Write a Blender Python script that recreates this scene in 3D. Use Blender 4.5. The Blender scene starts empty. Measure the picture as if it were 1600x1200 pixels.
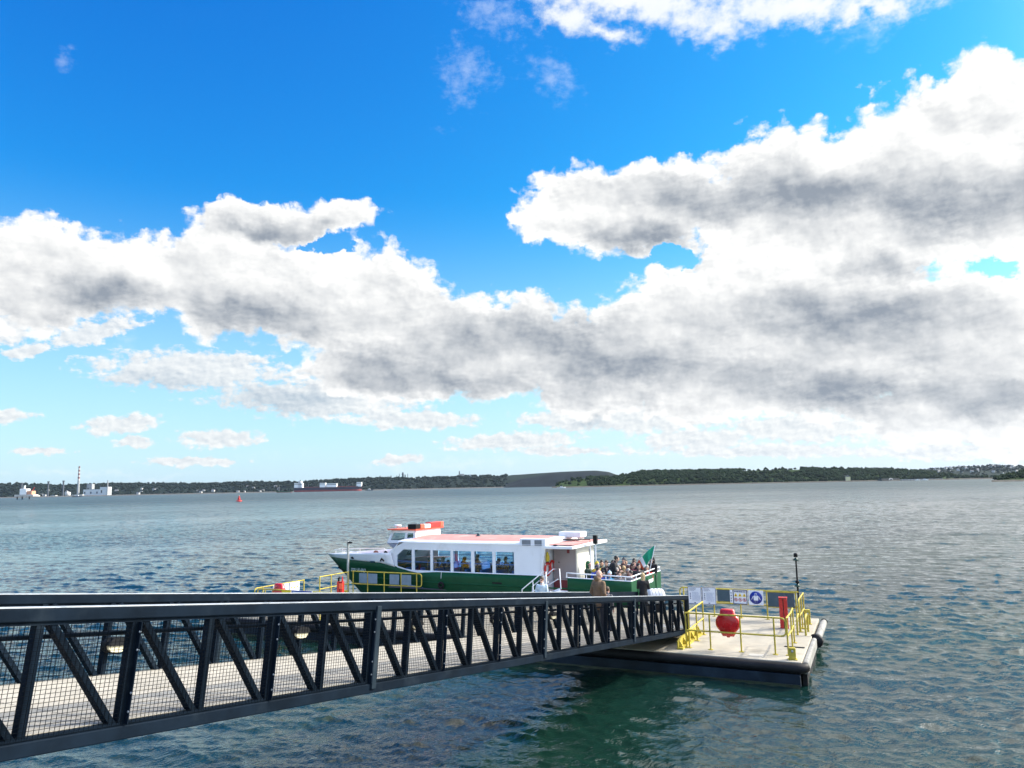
import bpy, math, random
import numpy as np
from mathutils import Vector, Matrix
R_=math.radians
scn=bpy.context.scene
# ---------------------------------------------------------------- camera
cam=bpy.data.cameras.new('camera'); camo=bpy.data.objects.new('camera',cam); scn.collection.objects.link(camo)
cam.sensor_fit='HORIZONTAL'; cam.sensor_width=36; cam.lens=36*1202/1600; cam.clip_start=.1; cam.clip_end=60000
ROLL=math.atan(0.0206); PITCH=math.atan(159.5*math.cos(ROLL)/1202)
fw=Vector((0,math.cos(PITCH),math.sin(PITCH))); r0=Vector((1,0,0)); u0=Vector((0,-math.sin(PITCH),math.cos(PITCH)))
Rv=math.cos(ROLL)*r0-math.sin(ROLL)*u0; Uv=math.cos(ROLL)*u0+math.sin(ROLL)*r0
H=5.85
m=Matrix((( Rv.x,Uv.x,-fw.x,0),(Rv.y,Uv.y,-fw.y,0),(Rv.z,Uv.z,-fw.z,H),(0,0,0,1)))
camo.matrix_world=m; scn.camera=camo
# ---------------------------------------------------------------- light
SUN_AZ,SUN_EL=75,32
sd=bpy.data.lights.new('sun','SUN'); sd.energy=3.9; sd.angle=R_(1.5); sd.color=(1,.91,.77)
so=bpy.data.objects.new('sun',sd); scn.collection.objects.link(so)
sv=Vector((math.sin(R_(SUN_AZ))*math.cos(R_(SUN_EL)),math.cos(R_(SUN_AZ))*math.cos(R_(SUN_EL)),math.sin(R_(SUN_EL))))
so.rotation_euler=sv.to_track_quat('Z','Y').to_euler(); so.location=(60,40,60)
scn.view_settings.view_transform='Standard'; scn.view_settings.look='None'; scn.view_settings.exposure=.50; scn.view_settings.gamma=1
# ---------------------------------------------------------------- node helpers
class S:
    """a node socket one can calculate with"""
    def __init__(s,nt,sock): s.nt=nt; s.o=sock
    def m(s,op,*a,clamp=False):
        n=s.nt.nodes.new('ShaderNodeMath'); n.operation=op; n.use_clamp=clamp
        for i,v in enumerate((s,)+a):
            if isinstance(v,S): s.nt.links.new(v.o,n.inputs[i])
            else: n.inputs[i].default_value=v
        return S(s.nt,n.outputs[0])
    def __add__(s,b): return s.m('ADD',b)
    __radd__=__add__
    def __sub__(s,b): return s.m('SUBTRACT',b)
    def __rsub__(s,b): return s.m('MULTIPLY',-1.0).m('ADD',b)
    def __mul__(s,b): return s.m('MULTIPLY',b)
    __rmul__=__mul__
    def __truediv__(s,b): return s.m('DIVIDE',b)
    def clamp(s): return s.m('ADD',0.0,clamp=True)
    def ss(s,a,b):
        n=s.nt.nodes.new('ShaderNodeMapRange'); n.interpolation_type='SMOOTHSTEP'
        s.nt.links.new(s.o,n.inputs[0]); n.inputs[1].default_value=a; n.inputs[2].default_value=b
        return S(s.nt,n.outputs[0])
def vcomb(nt,x,y,z):
    n=nt.nodes.new('ShaderNodeCombineXYZ')
    for i,v in enumerate((x,y,z)):
        if isinstance(v,S): nt.links.new(v.o,n.inputs[i])
        else: n.inputs[i].default_value=v
    return S(nt,n.outputs[0])
def vm(nt,op,a,b=None,scale=None):
    n=nt.nodes.new('ShaderNodeVectorMath'); n.operation=op
    for i,v in enumerate((a,b)):
        if v is None: continue
        if isinstance(v,S): nt.links.new(v.o,n.inputs[i])
        else: n.inputs[i].default_value=v
    if scale is not None:
        if isinstance(scale,S): nt.links.new(scale.o,n.inputs['Scale'])
        else: n.inputs['Scale'].default_value=scale
    return S(nt,n.outputs['Value' if op in('LENGTH','DOT_PRODUCT','DISTANCE') else 'Vector'])
def noise(nt,vec,scale,detail=5,rough=.55,lac=2.0,col=False,dim='3D',dist=0):
    n=nt.nodes.new('ShaderNodeTexNoise'); n.noise_dimensions=dim
    if vec is not None: nt.links.new(vec.o,n.inputs['Vector'])
    n.inputs['Scale'].default_value=scale; n.inputs['Detail'].default_value=detail; n.inputs['Roughness'].default_value=rough; n.inputs['Lacunarity'].default_value=lac
    n.inputs['Distortion'].default_value=dist
    return S(nt,n.outputs['Color' if col else 'Fac'])
def mixc(nt,f,a,b):
    n=nt.nodes.new('ShaderNodeMix'); n.data_type='RGBA'
    for i,v in ((0,f),(6,a),(7,b)):
        if isinstance(v,S): nt.links.new(v.o,n.inputs[i])
        elif i==0: n.inputs[0].default_value=v
        else: n.inputs[i].default_value=(*v,1)
    return S(nt,n.outputs[2])
# ---------------------------------------------------------------- sky and clouds (by azimuth and elevation, at infinity)
wd=bpy.data.worlds.new('World'); scn.world=wd; wd.use_nodes=True; nt=wd.node_tree; nt.nodes.clear()
sky=nt.nodes.new('ShaderNodeTexSky'); sky.sky_type='NISHITA'; sky.sun_disc=False
sky.sun_elevation=R_(SUN_EL); sky.sun_rotation=R_(SUN_AZ); sky.altitude=0; sky.air_density=1.0; sky.dust_density=.7; sky.ozone_density=2.0
BIG=[(10.1,20.0,9.9,3.9,-3.2),(4.2,20.3,4.6,2.5,6.0),(21.5,18.9,9.2,5.7,-4.5),(29.4,20.1,6.6,5.7,8.6),(33.0,22.4,4.0,3.5,12.2),(34.9,17.3,4.8,6.2,-13.2),(23.0,10.0,12.2,6.6,-6.4),(33.3,7.3,6.3,7.2,-6.5),(12.5,11.3,7.6,4.4,0.7),(14.1,7.0,9.4,3.2,-3.5),(5.0,9.0,7.0,4.5,-3),(18,13.5,7,4,0),(27,10,8,5,0),(25,15.5,8,3,0),(10,9,8,4,0),(-1.9,10.4,12.5,4.5,-4.9),(-10.0,13.7,5.5,4.2,-9.3),(-17.0,18.8,7.8,1.7,4.9),(-18.7,14.3,11.5,4.3,-6.1),(-30.5,14.1,9.1,3.5,-0.0),(-23.0,15.3,6.5,3.0,4.1),(-8.6,8.1,8.1,2.4,-0.5),(-36.2,13.0,5.1,4.2,7.2),(30.2,4.3,8.4,2.5,-4.2),(60,16,24,10,0),(100,22,26,9,10),(-75,14,26,6,0),(150,20,30,9,0),(-140,18,34,8,0),(20,48,26,7,20),(55,55,34,13,-8),(95,50,20,12,0),(-30,62,26,7,10),(40,72,60,8,0),(10,45,22,6,-10),(60,45,30,10,5),(25,58,34,9,-8),(0,84,90,14,0),(-10,74,50,6,5),(80,66,50,9,0)]  # entries high above the view are clouds added to brighten the water
SM=[(-22.8,8.4,8.0,1.6,1.6),(-14.1,6.5,9.3,1.8,-3.2),(-33.8,10.3,1.7,1.4,5.2),(-32.7,9.1,1.8,0.6,15.8),(-27.0,4.6,2.9,0.8,9.8),(-26.2,3.4,1.6,0.5,0.3),(-21.0,3.7,3.6,0.8,0.0),(-33.8,5.0,2.0,0.6,1.8),(-8.4,2.1,2.2,0.5,4.1),(-22.6,2.1,3.7,0.4,-0.5),(-31.7,2.8,2.1,0.4,0.3),(-0.1,3.3,6.2,0.8,1.6),(4.7,4.8,5.2,1.0,-1.8),(13.5,3.1,5.3,1.0,-2.1),(20.5,3.6,6.8,1.3,-2.8),(29.4,3.3,7.3,1.9,-3.4),(-7.2,5.0,5.7,0.9,-0.8),(9.4,4.7,6.8,1.4,-2.2),(18.2,2.1,11.8,0.6,-2.1),(30.0,1.6,7.2,0.7,-2.4),(-28.8,10.6,3.5,0.9,20.5),(3.7,2.5,4.7,0.4,-1.4)]
WISP=[(-3.1,29.1,3.0,2.6,16.0),(3.0,29.4,3.0,1.3,-19.3),(-31.3,26.7,0.8,0.6,12.4),(26.6,29.3,2.8,1.1,-4.8),(-0.4,33.3,3.9,1.7,-25.4),(-27.7,11.1,3.2,1.5,25.6),(-28.4,1.4,7.8,0.3,-0.7),(-4.9,1.9,14.1,0.7,-1.2)]
GREY=[(20.7,19.5,13.0,2.2,-8.0),(30.7,17.4,6.6,2.4,-11.8),(-5.3,7.4,11.0,1.5,-3.2),(9.6,8.7,11.6,2.8,-3.5),(24.3,10.8,9.7,2.6,-6.9),(2.5,11.3,9.5,2.4,-2.5),(-17.2,6.4,5.9,1.3,0.4),(22.7,6.5,11.8,2.2,-4.6),(-18.7,12.1,7.7,2.0,-3.2),(-28.1,12.7,6.0,1.7,4.6),(27.3,13.8,3.8,1.3,-8.5),(32.4,5.0,4.8,1.6,-4.7),(-17.9,18.1,5.5,0.9,3.5),(6.1,4.9,2.1,0.6,-1.8),(-24.8,7.4,5.4,0.8,1.7),(-9.5,9.5,6.2,1.9,-0.1),(10.0,17.5,5.2,1.6,-9.5)]
TOPC=[(10.8,33.4,11.5,1.9,-14.7),(22.5,31.7,10.6,1.6,-11.3),(5.9,32.7,4.6,1.5,-20.4),(8.5,31.6,2.5,.9,-30),(27,30.2,3,.8,-10)]
HOLE=[(33.2,13.1,1.5,.8,-9.6),(12.3,16.6,1.6,0.7,-14),(-13.3,17.6,2.1,0.6,2.5)]
def field(vec,L,k):
    acc=None
    for c in L:
        v=vec
        if acc is not None:      # makes each term wait for the last, so that few values are held at once
            ma=nt.nodes.new('ShaderNodeVectorMath'); ma.operation='MULTIPLY_ADD'; nt.links.new(acc.o,ma.inputs[0]); ma.inputs[1].default_value=(1e-7,)*3; nt.links.new(vec.o,ma.inputs[2]); v=S(nt,ma.outputs[0])
        ca,sa=math.cos(R_(c[4])),math.sin(R_(c[4])); x0,y0,rx,ry=c[:4]
        ex=vm(nt,'DOT_PRODUCT',v,(ca/rx,sa/rx,-(ca*x0+sa*y0)/rx)); ey=vm(nt,'DOT_PRODUCT',v,(-sa/ry,ca/ry,(sa*x0-ca*y0)/ry))
        l=(ex*ex).m('ADD',ey*ey).m('SQRT')
        acc=l if acc is None else acc.m('SMOOTH_MIN',l,k)
    return 1.0-acc
tc=nt.nodes.new('ShaderNodeTexCoord'); dirv=S(nt,tc.outputs['Generated'])
sx=nt.nodes.new('ShaderNodeSeparateXYZ'); nt.links.new(dirv.o,sx.inputs[0])
dx,dy,dz=(S(nt,o) for o in sx.outputs)
az=dx.m('ARCTAN2',dy)*57.2958; el=dz.m('ARCSINE')*57.2958
P=vcomb(nt,az,el,1.0)
# warp the outlines
w1=vm(nt,'SUBTRACT',noise(nt,P,.16,3,.5,col=True,dim='2D'),(.5,.5,.5))
w2=vm(nt,'SUBTRACT',noise(nt,P,.9,4,.6,col=True,dim='2D'),(.5,.5,.5))
Pb=vm(nt,'ADD',vm(nt,'ADD',P,vm(nt,'MULTIPLY',w1,(5.5,3.2,0))),vm(nt,'MULTIPLY',w2,(1.3,1.0,0)))
Ps=vm(nt,'ADD',P,vm(nt,'MULTIPLY',w2,(1.6,.7,0)))
Fb=field(Pb,BIG,.18); Fs=field(Ps,SM,.12); Fw=field(Pb,WISP,.2); Ft=field(Pb,TOPC,.2); Fg=field(Pb,GREY,.45); Fh=field(Ps,HOLE,.1)
Pn=vm(nt,'MULTIPLY',P,(.8,1.15,1)); SUNOFF=(.7,.9,0)
Pn2=vm(nt,'ADD',Pn,SUNOFF)
def fbm(p): return noise(nt,p,.24,8,.55,2.1,dim='2D')-.5
n1=fbm(Pn)
rl=lambda p: noise(nt,p,.19,4.0,.50,2.1,dim='2D')
n2=rl(Pn)-rl(Pn2)
Pq=vm(nt,'MULTIPLY',P,(1,1.7,1)); q1=noise(nt,Pq,.9,7,.62,dim='2D')-.5; q2=noise(nt,vm(nt,'ADD',Pq,(.22,.30,0)),.9,7,.62,dim='2D')-.5
hol=(Fh*.7+n1*1.6+q1*1.6+.05).ss(-.15,.8)
over=el.ss(35.0,50.0)*(az+75.0).ss(0.0,55.0)  # unseen cloud cover overhead, added for brighter reflections in the water
vn=nt.nodes.new('ShaderNodeTexVoronoi'); vn.voronoi_dimensions='2D'; vn.feature='SMOOTH_F1'; vn.inputs['Scale'].default_value=.62; vn.inputs['Detail'].default_value=1.6; vn.inputs['Roughness'].default_value=.55; vn.inputs['Smoothness'].default_value=.35
nt.links.new(vm(nt,'ADD',Pn,vm(nt,'MULTIPLY',w2,(1.4,1.4,0))).o,vn.inputs['Vector']); puff=.45-S(nt,vn.outputs['Distance'])
Db=Fb*1.40+.04+n1*.95+puff*.34-hol*.85+over*1.35+az.m('ABSOLUTE').ss(80.0,130.0)*el.ss(2.0,12.0)*.30  # last term thickens unseen cloud behind the viewer, added to fill the boat's shade
Ds=Fs*1.1+q1*1.5+(-.05)
Dw=Fw*.75+n1*1.5+q1*2.0
Dt=Ft*.9+n1*1.1+q1*1.0; at=Dt.ss(-.12,.75)*.96
ab=(Db+q1*.30).ss(-.03,.24); as_=Ds.ss(.0,.40)*.92; aw=Dw.ss(.0,1.5)*.30
relief=n2
litb=.92+over*.3+relief*1.15+(q1-q2)*(.30+(1.0-Db.ss(.0,.9))*.45)+puff*.24-Fg.ss(-.45,.95)*.74+(1.0-Db.ss(.0,.7))*.34
lits=.80+(q1-q2)*1.3-Fg.ss(-.2,.8)*.42-Ds.ss(.2,1.2)*.12
glow=az.ss(-5.0,60.0)
litb=(litb+glow*.06).clamp(); lits=(lits+glow*.1).clamp()
cloudB=mixc(nt,litb,(.225,.258,.305),(.755,.755,.745)); cloudS=mixc(nt,lits,(.33,.39,.46),(.72,.72,.71))
# the clear sky: the sky model, a little deeper in colour
sk=S(nt,sky.outputs[0]); sk=vm(nt,'SCALE',sk,scale=.1)
sp=nt.nodes.new('ShaderNodeSeparateColor'); nt.links.new(sk.o,sp.inputs[0])
r,g,b=(S(nt,o) for o in list(sp.outputs)[:3])
cc=nt.nodes.new('ShaderNodeCombineColor')
for i,(ch,p,gn) in enumerate(((r,2.3,1.5),(g,1.32,1.72),(b,.66,1.24))):
    nt.links.new((ch.m('POWER',p)*gn).o,cc.inputs[i])
base=S(nt,cc.outputs[0])
# thin bright veil low down, warmer towards the sun
veil=(1.0-el.m('MAXIMUM',0.0).ss(-2.0,22.0))*(.74+.24*az.ss(-15.0,30.0))
base=mixc(nt,veil,base,(.56,.645,.73))
c=mixc(nt,aw,base,(.74,.77,.82)); c=mixc(nt,at,c,mixc(nt,(Dt.ss(.1,1.3)*.35+.45+relief).clamp(),(.60,.66,.72),(.76,.76,.76))); c=mixc(nt,as_,c,cloudS); c=mixc(nt,ab,c,cloudB)
# fill: unseen sky behind the viewer and high up brightened for boat and water
gain=az.m('ABSOLUTE').ss(80.0,140.0)*.55+el.ss(33.0,50.0)*az.ss(-30.0,40.0)*1.9+1.0
c=vm(nt,'SCALE',c,scale=gain)
# glow added round the sun, outside the view, to silver the water
sdot=vm(nt,'DOT_PRODUCT',dirv,tuple(sv)); ang=sdot.m('ARCCOSINE')*57.2958
au=(ang*(1/17.5)); au=(au*au*-1.0).m('EXPONENT')*9.0*az.ss(28.0,60.0)
c=vm(nt,'ADD',c,vm(nt,'SCALE',vcomb(nt,1.0,.98,.94),scale=au))
bg=nt.nodes.new('ShaderNodeBackground'); nt.links.new(c.o,bg.inputs[0]); bg.inputs[1].default_value=1.0
wo=nt.nodes.new('ShaderNodeOutputWorld'); nt.links.new(bg.outputs[0],wo.inputs[0])
wd.cycles.sampling_method='MANUAL'; wd.cycles.sample_map_resolution=512
# ---------------------------------------------------------------- materials
MATS={}
def mat(name,col,rough=.6,metal=0,var=.12,vscale=3.0,bump=0,bscale=20,spec=None,dirt=None,dscale=1.2,coat=0):
    """a painted or natural surface: base colour broken up by noise, optional dirt patches and bump"""
    if name in MATS: return MATS[name]
    m=bpy.data.materials.new(name); m.use_nodes=True; t=m.node_tree; b=t.nodes['Principled BSDF']
    tcn=t.nodes.new('ShaderNodeTexCoord'); v=S(t,tcn.outputs['Object'])
    n=noise(t,v,vscale,4,.6)
    lo=tuple(c*(1-var) for c in col); hi=tuple(min(1,c*(1+var)) for c in col)
    c=mixc(t,n.ss(.3,.7),lo,hi)
    if dirt:
        d=noise(t,v,dscale,6,.65).ss(.52,.72); c=mixc(t,d*.8,c,dirt)
    t.links.new(c.o,b.inputs['Base Color'])
    t.links.new((n*.2+(rough-.1)).o,b.inputs['Roughness']); b.inputs['Metallic'].default_value=metal
    if spec is not None: b.inputs['Specular IOR Level'].default_value=spec
    if coat: b.inputs['Coat Weight'].default_value=coat
    if bump:
        bn=t.nodes.new('ShaderNodeBump'); bn.inputs['Strength'].default_value=bump; bn.inputs['Distance'].default_value=.02
        t.links.new(noise(t,v,bscale,4,.6).o,bn.inputs['Height']); t.links.new(bn.outputs[0],b.inputs['Normal'])
    MATS[name]=m; return m
def glass(name,tint,gl=.12,rough=.03):
    m=bpy.data.materials.new(name); m.use_nodes=True; t=m.node_tree; t.nodes.clear()
    tr=t.nodes.new('ShaderNodeBsdfTransparent'); tr.inputs[0].default_value=(*tint,1)
    g=t.nodes.new('ShaderNodeBsdfGlossy'); g.inputs['Roughness'].default_value=rough; g.inputs[0].default_value=(1,1,1,1)
    lw=t.nodes.new('ShaderNodeFresnel'); lw.inputs[0].default_value=1.5
    f=(S(t,lw.outputs[0])*.4+gl).clamp(); mx=t.nodes.new('ShaderNodeMixShader'); t.links.new(f.o,mx.inputs[0])
    t.links.new(tr.outputs[0],mx.inputs[1]); t.links.new(g.outputs[0],mx.inputs[2])
    o=t.nodes.new('ShaderNodeOutputMaterial'); t.links.new(mx.outputs[0],o.inputs[0]); MATS[name]=m; return m
# ---------------------------------------------------------------- mesh helpers
class MB:
    def __init__(s): s.v=[]; s.f=[]; s.mi=[]; s.cur=0; s.sm=[]
    def add(s,vs,fs,smooth=False):
        o=len(s.v); s.v+= [tuple(p) for p in vs]; s.f+=[tuple(i+o for i in f) for f in fs]; s.mi+=[s.cur]*len(fs); s.sm+=[smooth]*len(fs); return s
    def m(s,i): s.cur=i; return s
    def hexa(s,b,t):   # two rings of equal length -> closed prism
        n=len(b); return s.add(list(b)+list(t),[tuple(range(n))[::-1],tuple(range(n,2*n))]+[(i,(i+1)%n,n+(i+1)%n,n+i) for i in range(n)])
    def box(s,x0,x1,y0,y1,z0,z1):
        return s.hexa([(x0,y0,z0),(x1,y0,z0),(x1,y1,z0),(x0,y1,z0)],[(x0,y0,z1),(x1,y0,z1),(x1,y1,z1),(x0,y1,z1)])
    def bar(s,p,q,w,h,up=(0,0,1)):   # rectangular bar
        p=Vector(p);q=Vector(q);d=(q-p).normalized();up=Vector(up)
        if abs(d.dot(up))>.98: up=Vector((0,1,0))
        a=d.cross(up).normalized()*w/2; b=a.cross(d).normalized()*h/2
        r=lambda c:[c-a-b,c+a-b,c+a+b,c-a+b]
        return s.hexa(r(p),r(q))
    def tube(s,pts,r,n=8,cap=True,closed=False):
        pts=[Vector(p) for p in pts]; k=len(pts); rs=r if isinstance(r,(list,tuple)) else [r]*k
        vs=[];fs=[];prev=None
        for i,p in enumerate(pts):
            if closed: d=(pts[(i+1)%k]-pts[i-1])
            else: d=(pts[min(i+1,k-1)]-pts[max(i-1,0)])
            d=d.normalized() if d.length>1e-9 else Vector((0,0,1))
            if prev is None:
                up=Vector((0,0,1)) if abs(d.z)<.9 else Vector((0,1,0)); a=d.cross(up).normalized()
            else:
                a=(prev-d*prev.dot(d)); a=a.normalized() if a.length>1e-6 else d.cross(Vector((0,0,1))).normalized()
            prev=a; b=d.cross(a)
            for j in range(n):
                t=2*math.pi*j/n; vs.append(p+(a*math.cos(t)+b*math.sin(t))*rs[i])
        for i in range(k if closed else k-1):
            i2=(i+1)%k
            for j in range(n): fs.append((i*n+j,i*n+(j+1)%n,i2*n+(j+1)%n,i2*n+j))
        s.add(vs,fs,True)
        if cap and not closed:
            s.add(vs[:n],[tuple(range(n))]); s.add(vs[-n:],[tuple(range(n))[::-1]])
        return s
    def ell(s,c,rx,ry=None,rz=None,n=12,m=8,rot=None):
        ry=ry or rx; rz=rz or rx; vs=[];fs=[]; c=Vector(c)
        for i in range(m+1):
            a=math.pi*i/m
            for j in range(n):
                b=2*math.pi*j/n; p=Vector((rx*math.sin(a)*math.cos(b),ry*math.sin(a)*math.sin(b),rz*math.cos(a)))
                if rot is not None: p=rot@p
                vs.append(c+p)
        for i in range(m):
            for j in range(n): fs.append((i*n+j,(i+1)*n+j,(i+1)*n+(j+1)%n,i*n+(j+1)%n))
        return s.add(vs,fs,True)
    def lathe(s,c,prof,n=16,axis='z'):
        c=Vector(c); vs=[]; 
        for r,h in prof:
            for j in range(n):
                t=2*math.pi*j/n; a,b=r*math.cos(t),r*math.sin(t)
                vs.append(c+Vector({'z':(a,b,h),'y':(a,h,b),'x':(h,a,b)}[axis]))
        fs=[]
        for i in range(len(prof)-1):
            for j in range(n): fs.append((i*n+j,i*n+(j+1)%n,(i+1)*n+(j+1)%n,(i+1)*n+j))
        return s.add(vs,fs,True)
    def prism(s,poly,lo,hi,axis='y'):
        f={'y':lambda a,b,c:(a,c,b),'x':lambda a,b,c:(c,a,b),'z':lambda a,b,c:(a,b,c)}[axis]
        return s.hexa([f(a,b,lo) for a,b in poly],[f(a,b,hi) for a,b in poly])
    def build(s,name,mats,parent=None,bevel=0,fix=True):
        me=bpy.data.meshes.new(name); me.from_pydata(s.v,[],s.f); me.update()
        if not isinstance(mats,(list,tuple)): mats=[mats]
        for x in mats: me.materials.append(x)
        if len(mats)>1: me.polygons.foreach_set('material_index',s.mi)
        me.polygons.foreach_set('use_smooth',s.sm)
        if fix:
            import bmesh
            bm=bmesh.new(); bm.from_mesh(me); bmesh.ops.recalc_face_normals(bm,faces=bm.faces); bm.to_mesh(me); bm.free()
        o=bpy.data.objects.new(name,me); scn.collection.objects.link(o)
        if parent: o.parent=parent
        if bevel:
            b=o.modifiers.new('bevel','BEVEL'); b.width=bevel; b.segments=2; b.limit_method='ANGLE'
        return o
def tag(o,label,cat,group=None,kind=None):
    if label: o['label']=label
    if cat: o['category']=cat
    if group: o['group']=group
    if kind: o['kind']=kind
    return o
def thing(name,label,cat,loc=(0,0,0),rz=0,group=None):
    o=bpy.data.objects.new(name,None); o.empty_display_size=.2; scn.collection.objects.link(o); o.location=loc; o.rotation_euler=(0,0,rz)
    return tag(o,label,cat,group)
def struct(o): o['kind']='structure'; return o
def copy_tree(o,parent=None):
    c=o.copy(); scn.collection.objects.link(c); c.parent=parent
    for ch in list(o.children): copy_tree(ch,c)
    return c
# the pontoon's frame: x to the right along it, y away from the quay across it, z up from the water
AZ=R_(26.95); RZ=-AZ; Q0=Vector((5.043,25.481,0)); EX=Vector((math.cos(AZ),-math.sin(AZ),0)); EY=Vector((math.sin(AZ),math.cos(AZ),0))
def fr(x,y,z=0): return Q0+EX*x+EY*y+Vector((0,0,z))
rng=random.Random(7)
# ---------------------------------------------------------------- water: one displaced sheet out to the horizon
def water():
    # a wind sea from a wave spectrum, in two square patches of different size laid over each other
    def patch_(N,L,seed,wind,pk,amp):
        rs=np.random.RandomState(seed); k1=2*np.pi*np.fft.fftfreq(N,L/N); KX,KY=np.meshgrid(k1,k1); K=np.hypot(KX,KY); K[0,0]=1e9
        kp=2*np.pi/pk; th=np.arctan2(KY,KX)-wind
        Sp=K**-3.55*np.exp(-1.25*(kp/K)**2)*(np.cos(th)**6*.9+.1)*np.exp(-(K*.022)**2)
        h=(rs.randn(N,N)+1j*rs.randn(N,N))*np.sqrt(Sp); h[0,0]=0
        z=np.real(np.fft.ifft2(h)); sc=amp/z.std(); out=[]
        for lev in (0,.35,.8,1.8,4.0,9.0):
            hh=h*sc*np.exp(-(K*lev/9.5)**2)
            out.append((np.real(np.fft.ifft2(hh)).astype(np.float32),np.real(np.fft.ifft2(1j*KX/K*hh)).astype(np.float32),np.real(np.fft.ifft2(1j*KY/K*hh)).astype(np.float32)))
        return out
    def samp(a,u,v):
        N=a.shape[0]; u=np.mod(u,1)*N; v=np.mod(v,1)*N; i=u.astype(int)%N; j=v.astype(int)%N; fu=u-np.floor(u); fv=v-np.floor(v); i2=(i+1)%N; j2=(j+1)%N
        return (a[j,i]*(1-fu)+a[j,i2]*fu)*(1-fv)+(a[j2,i]*(1-fu)+a[j2,i2]*fu)*fv
    NA=1300
    r=np.concatenate([np.geomspace(4.5,260,900),np.geomspace(260,15000,90)[1:]])
    aw=np.radians(np.linspace(-43,43,NA)); wide=np.radians(np.linspace(-180,-45,50)); a=np.concatenate([wide,aw,-wide[::-1]])
    A,Rr=np.meshgrid(a,r); X=Rr*np.sin(A); Y=Rr*np.cos(A); cell=Rr*(r[1]/r[0]-1); cell=np.maximum(cell,Rr*.0012)
    Z=np.zeros_like(X); DX=np.zeros_like(X); DY=np.zeros_like(X)
    levs=np.array([0,.35,.8,1.8,4.0,9.0]); li=np.interp(np.log(cell*1.5+1e-6),np.log(np.array([.06,.35,.8,1.8,4.0,9.0])),np.arange(6))
    gust=.92+.20*np.sin(X*.061+Y*.043+1.0)*np.sin(X*.023-Y*.087)+.14*np.sin(X*.19+.7)*np.sin(Y*.13+X*.05)
    for (N,L,seed,rot,pk,amp) in ((2048,83.0,1,0.0,2.9,.037),(1024,23.0,2,.38,.80,.0165)):
        P_=patch_(N,L,seed,math.radians(70)-rot,pk,amp); c,s_=math.cos(rot),math.sin(rot); U_=(X*c+Y*s_)/L+.37; V_=(-X*s_+Y*c)/L+.11
        for lv in range(6):
            w=np.clip(1-np.abs(li-lv),0,1); mk=w>0
            if not mk.any(): continue
            z,dx_,dy_=(samp(q,U_[mk],V_[mk])*w[mk] for q in P_[lv]); Z[mk]+=z; DX[mk]+=(dx_*c-dy_*s_); DY[mk]+=(dx_*s_+dy_*c)
    Z*=gust; ch=.95; X=X+DX*ch*gust; Y=Y+DY*ch*gust; far=Rr>900; Z[far]=0
    n0,n1=X.shape; V=np.stack([X,Y,Z],-1).reshape(-1,3)
    # inner cap
    idx=np.arange(n0*n1).reshape(n0,n1); q=np.stack([idx[:-1,:-1],idx[:-1,1:],idx[1:,1:],idx[1:,:-1]],-1).reshape(-1,4)
    me=bpy.data.meshes.new('water'); me.vertices.add(len(V)); me.vertices.foreach_set('co',V.astype(np.float32).ravel())
    me.loops.add(q.size); me.loops.foreach_set('vertex_index',q[:,::-1].ravel().astype(np.int32)); me.polygons.add(len(q))
    me.polygons.foreach_set('loop_start',np.arange(0,q.size,4,dtype=np.int32)); me.polygons.foreach_set('loop_total',np.full(len(q),4,dtype=np.int32))
    me.polygons.foreach_set('use_smooth',np.ones(len(q),bool)); me.update(calc_edges=True)
    m=bpy.data.materials.new('sea water'); m.use_nodes=True; t=m.node_tree; b=t.nodes['Principled BSDF']
    g=t.nodes.new('ShaderNodeNewGeometry'); pos=S(t,g.outputs['Position'])
    flat=vm(t,'MULTIPLY',pos,(1,1,0)); dist=vm(t,'LENGTH',flat)
    pr=t.nodes.new('ShaderNodeMapping'); pr.inputs['Rotation'].default_value=(0,0,R_(-20)); t.links.new(flat.o,pr.inputs[0]); fp=S(t,pr.outputs[0])
    st=vm(t,'MULTIPLY',fp,(.55,1,1))
    f0=noise(t,st,16.0,2,.6,dim='2D'); f1=noise(t,st,5.0,3,.6,dim='2D'); f2=noise(t,st,1.5,4,.62,dim='2D'); f3=noise(t,st,.32,5,.66,dim='2D')
    patch=noise(t,vm(t,'MULTIPLY',fp,(.006,.02,1)),1.0,4,.6,dim='2D').ss(.36,.64)
    near=1.0-dist.ss(8.0,60.0); mid=dist.ss(35.0,130.0); mid2=dist.ss(120.0,420.0)
    hgt=(f0*.010*near+f1*.022*(near*.6+.4)+f2*.20*mid+f3*1.2*mid2)*(patch*.75+.45)
    bn=t.nodes.new('ShaderNodeBump'); bn.inputs['Strength'].default_value=1; bn.inputs['Distance'].default_value=1.0
    t.links.new(hgt.o,bn.inputs['Height']); t.links.new(bn.outputs[0],b.inputs['Normal'])
    c=mixc(t,noise(t,fp,.05,3,.5,dim='2D').ss(.35,.65),(.005,.025,.018),(.005,.021,.020))
    t.links.new(c.o,b.inputs['Base Color']); b.inputs['IOR'].default_value=1.48
    t.links.new((dist.ss(40.0,700.0)*.28+.035).o,b.inputs['Roughness'])
    me.materials.append(m); o=bpy.data.objects.new('water',me); scn.collection.objects.link(o); return struct(o)
water()
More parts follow.
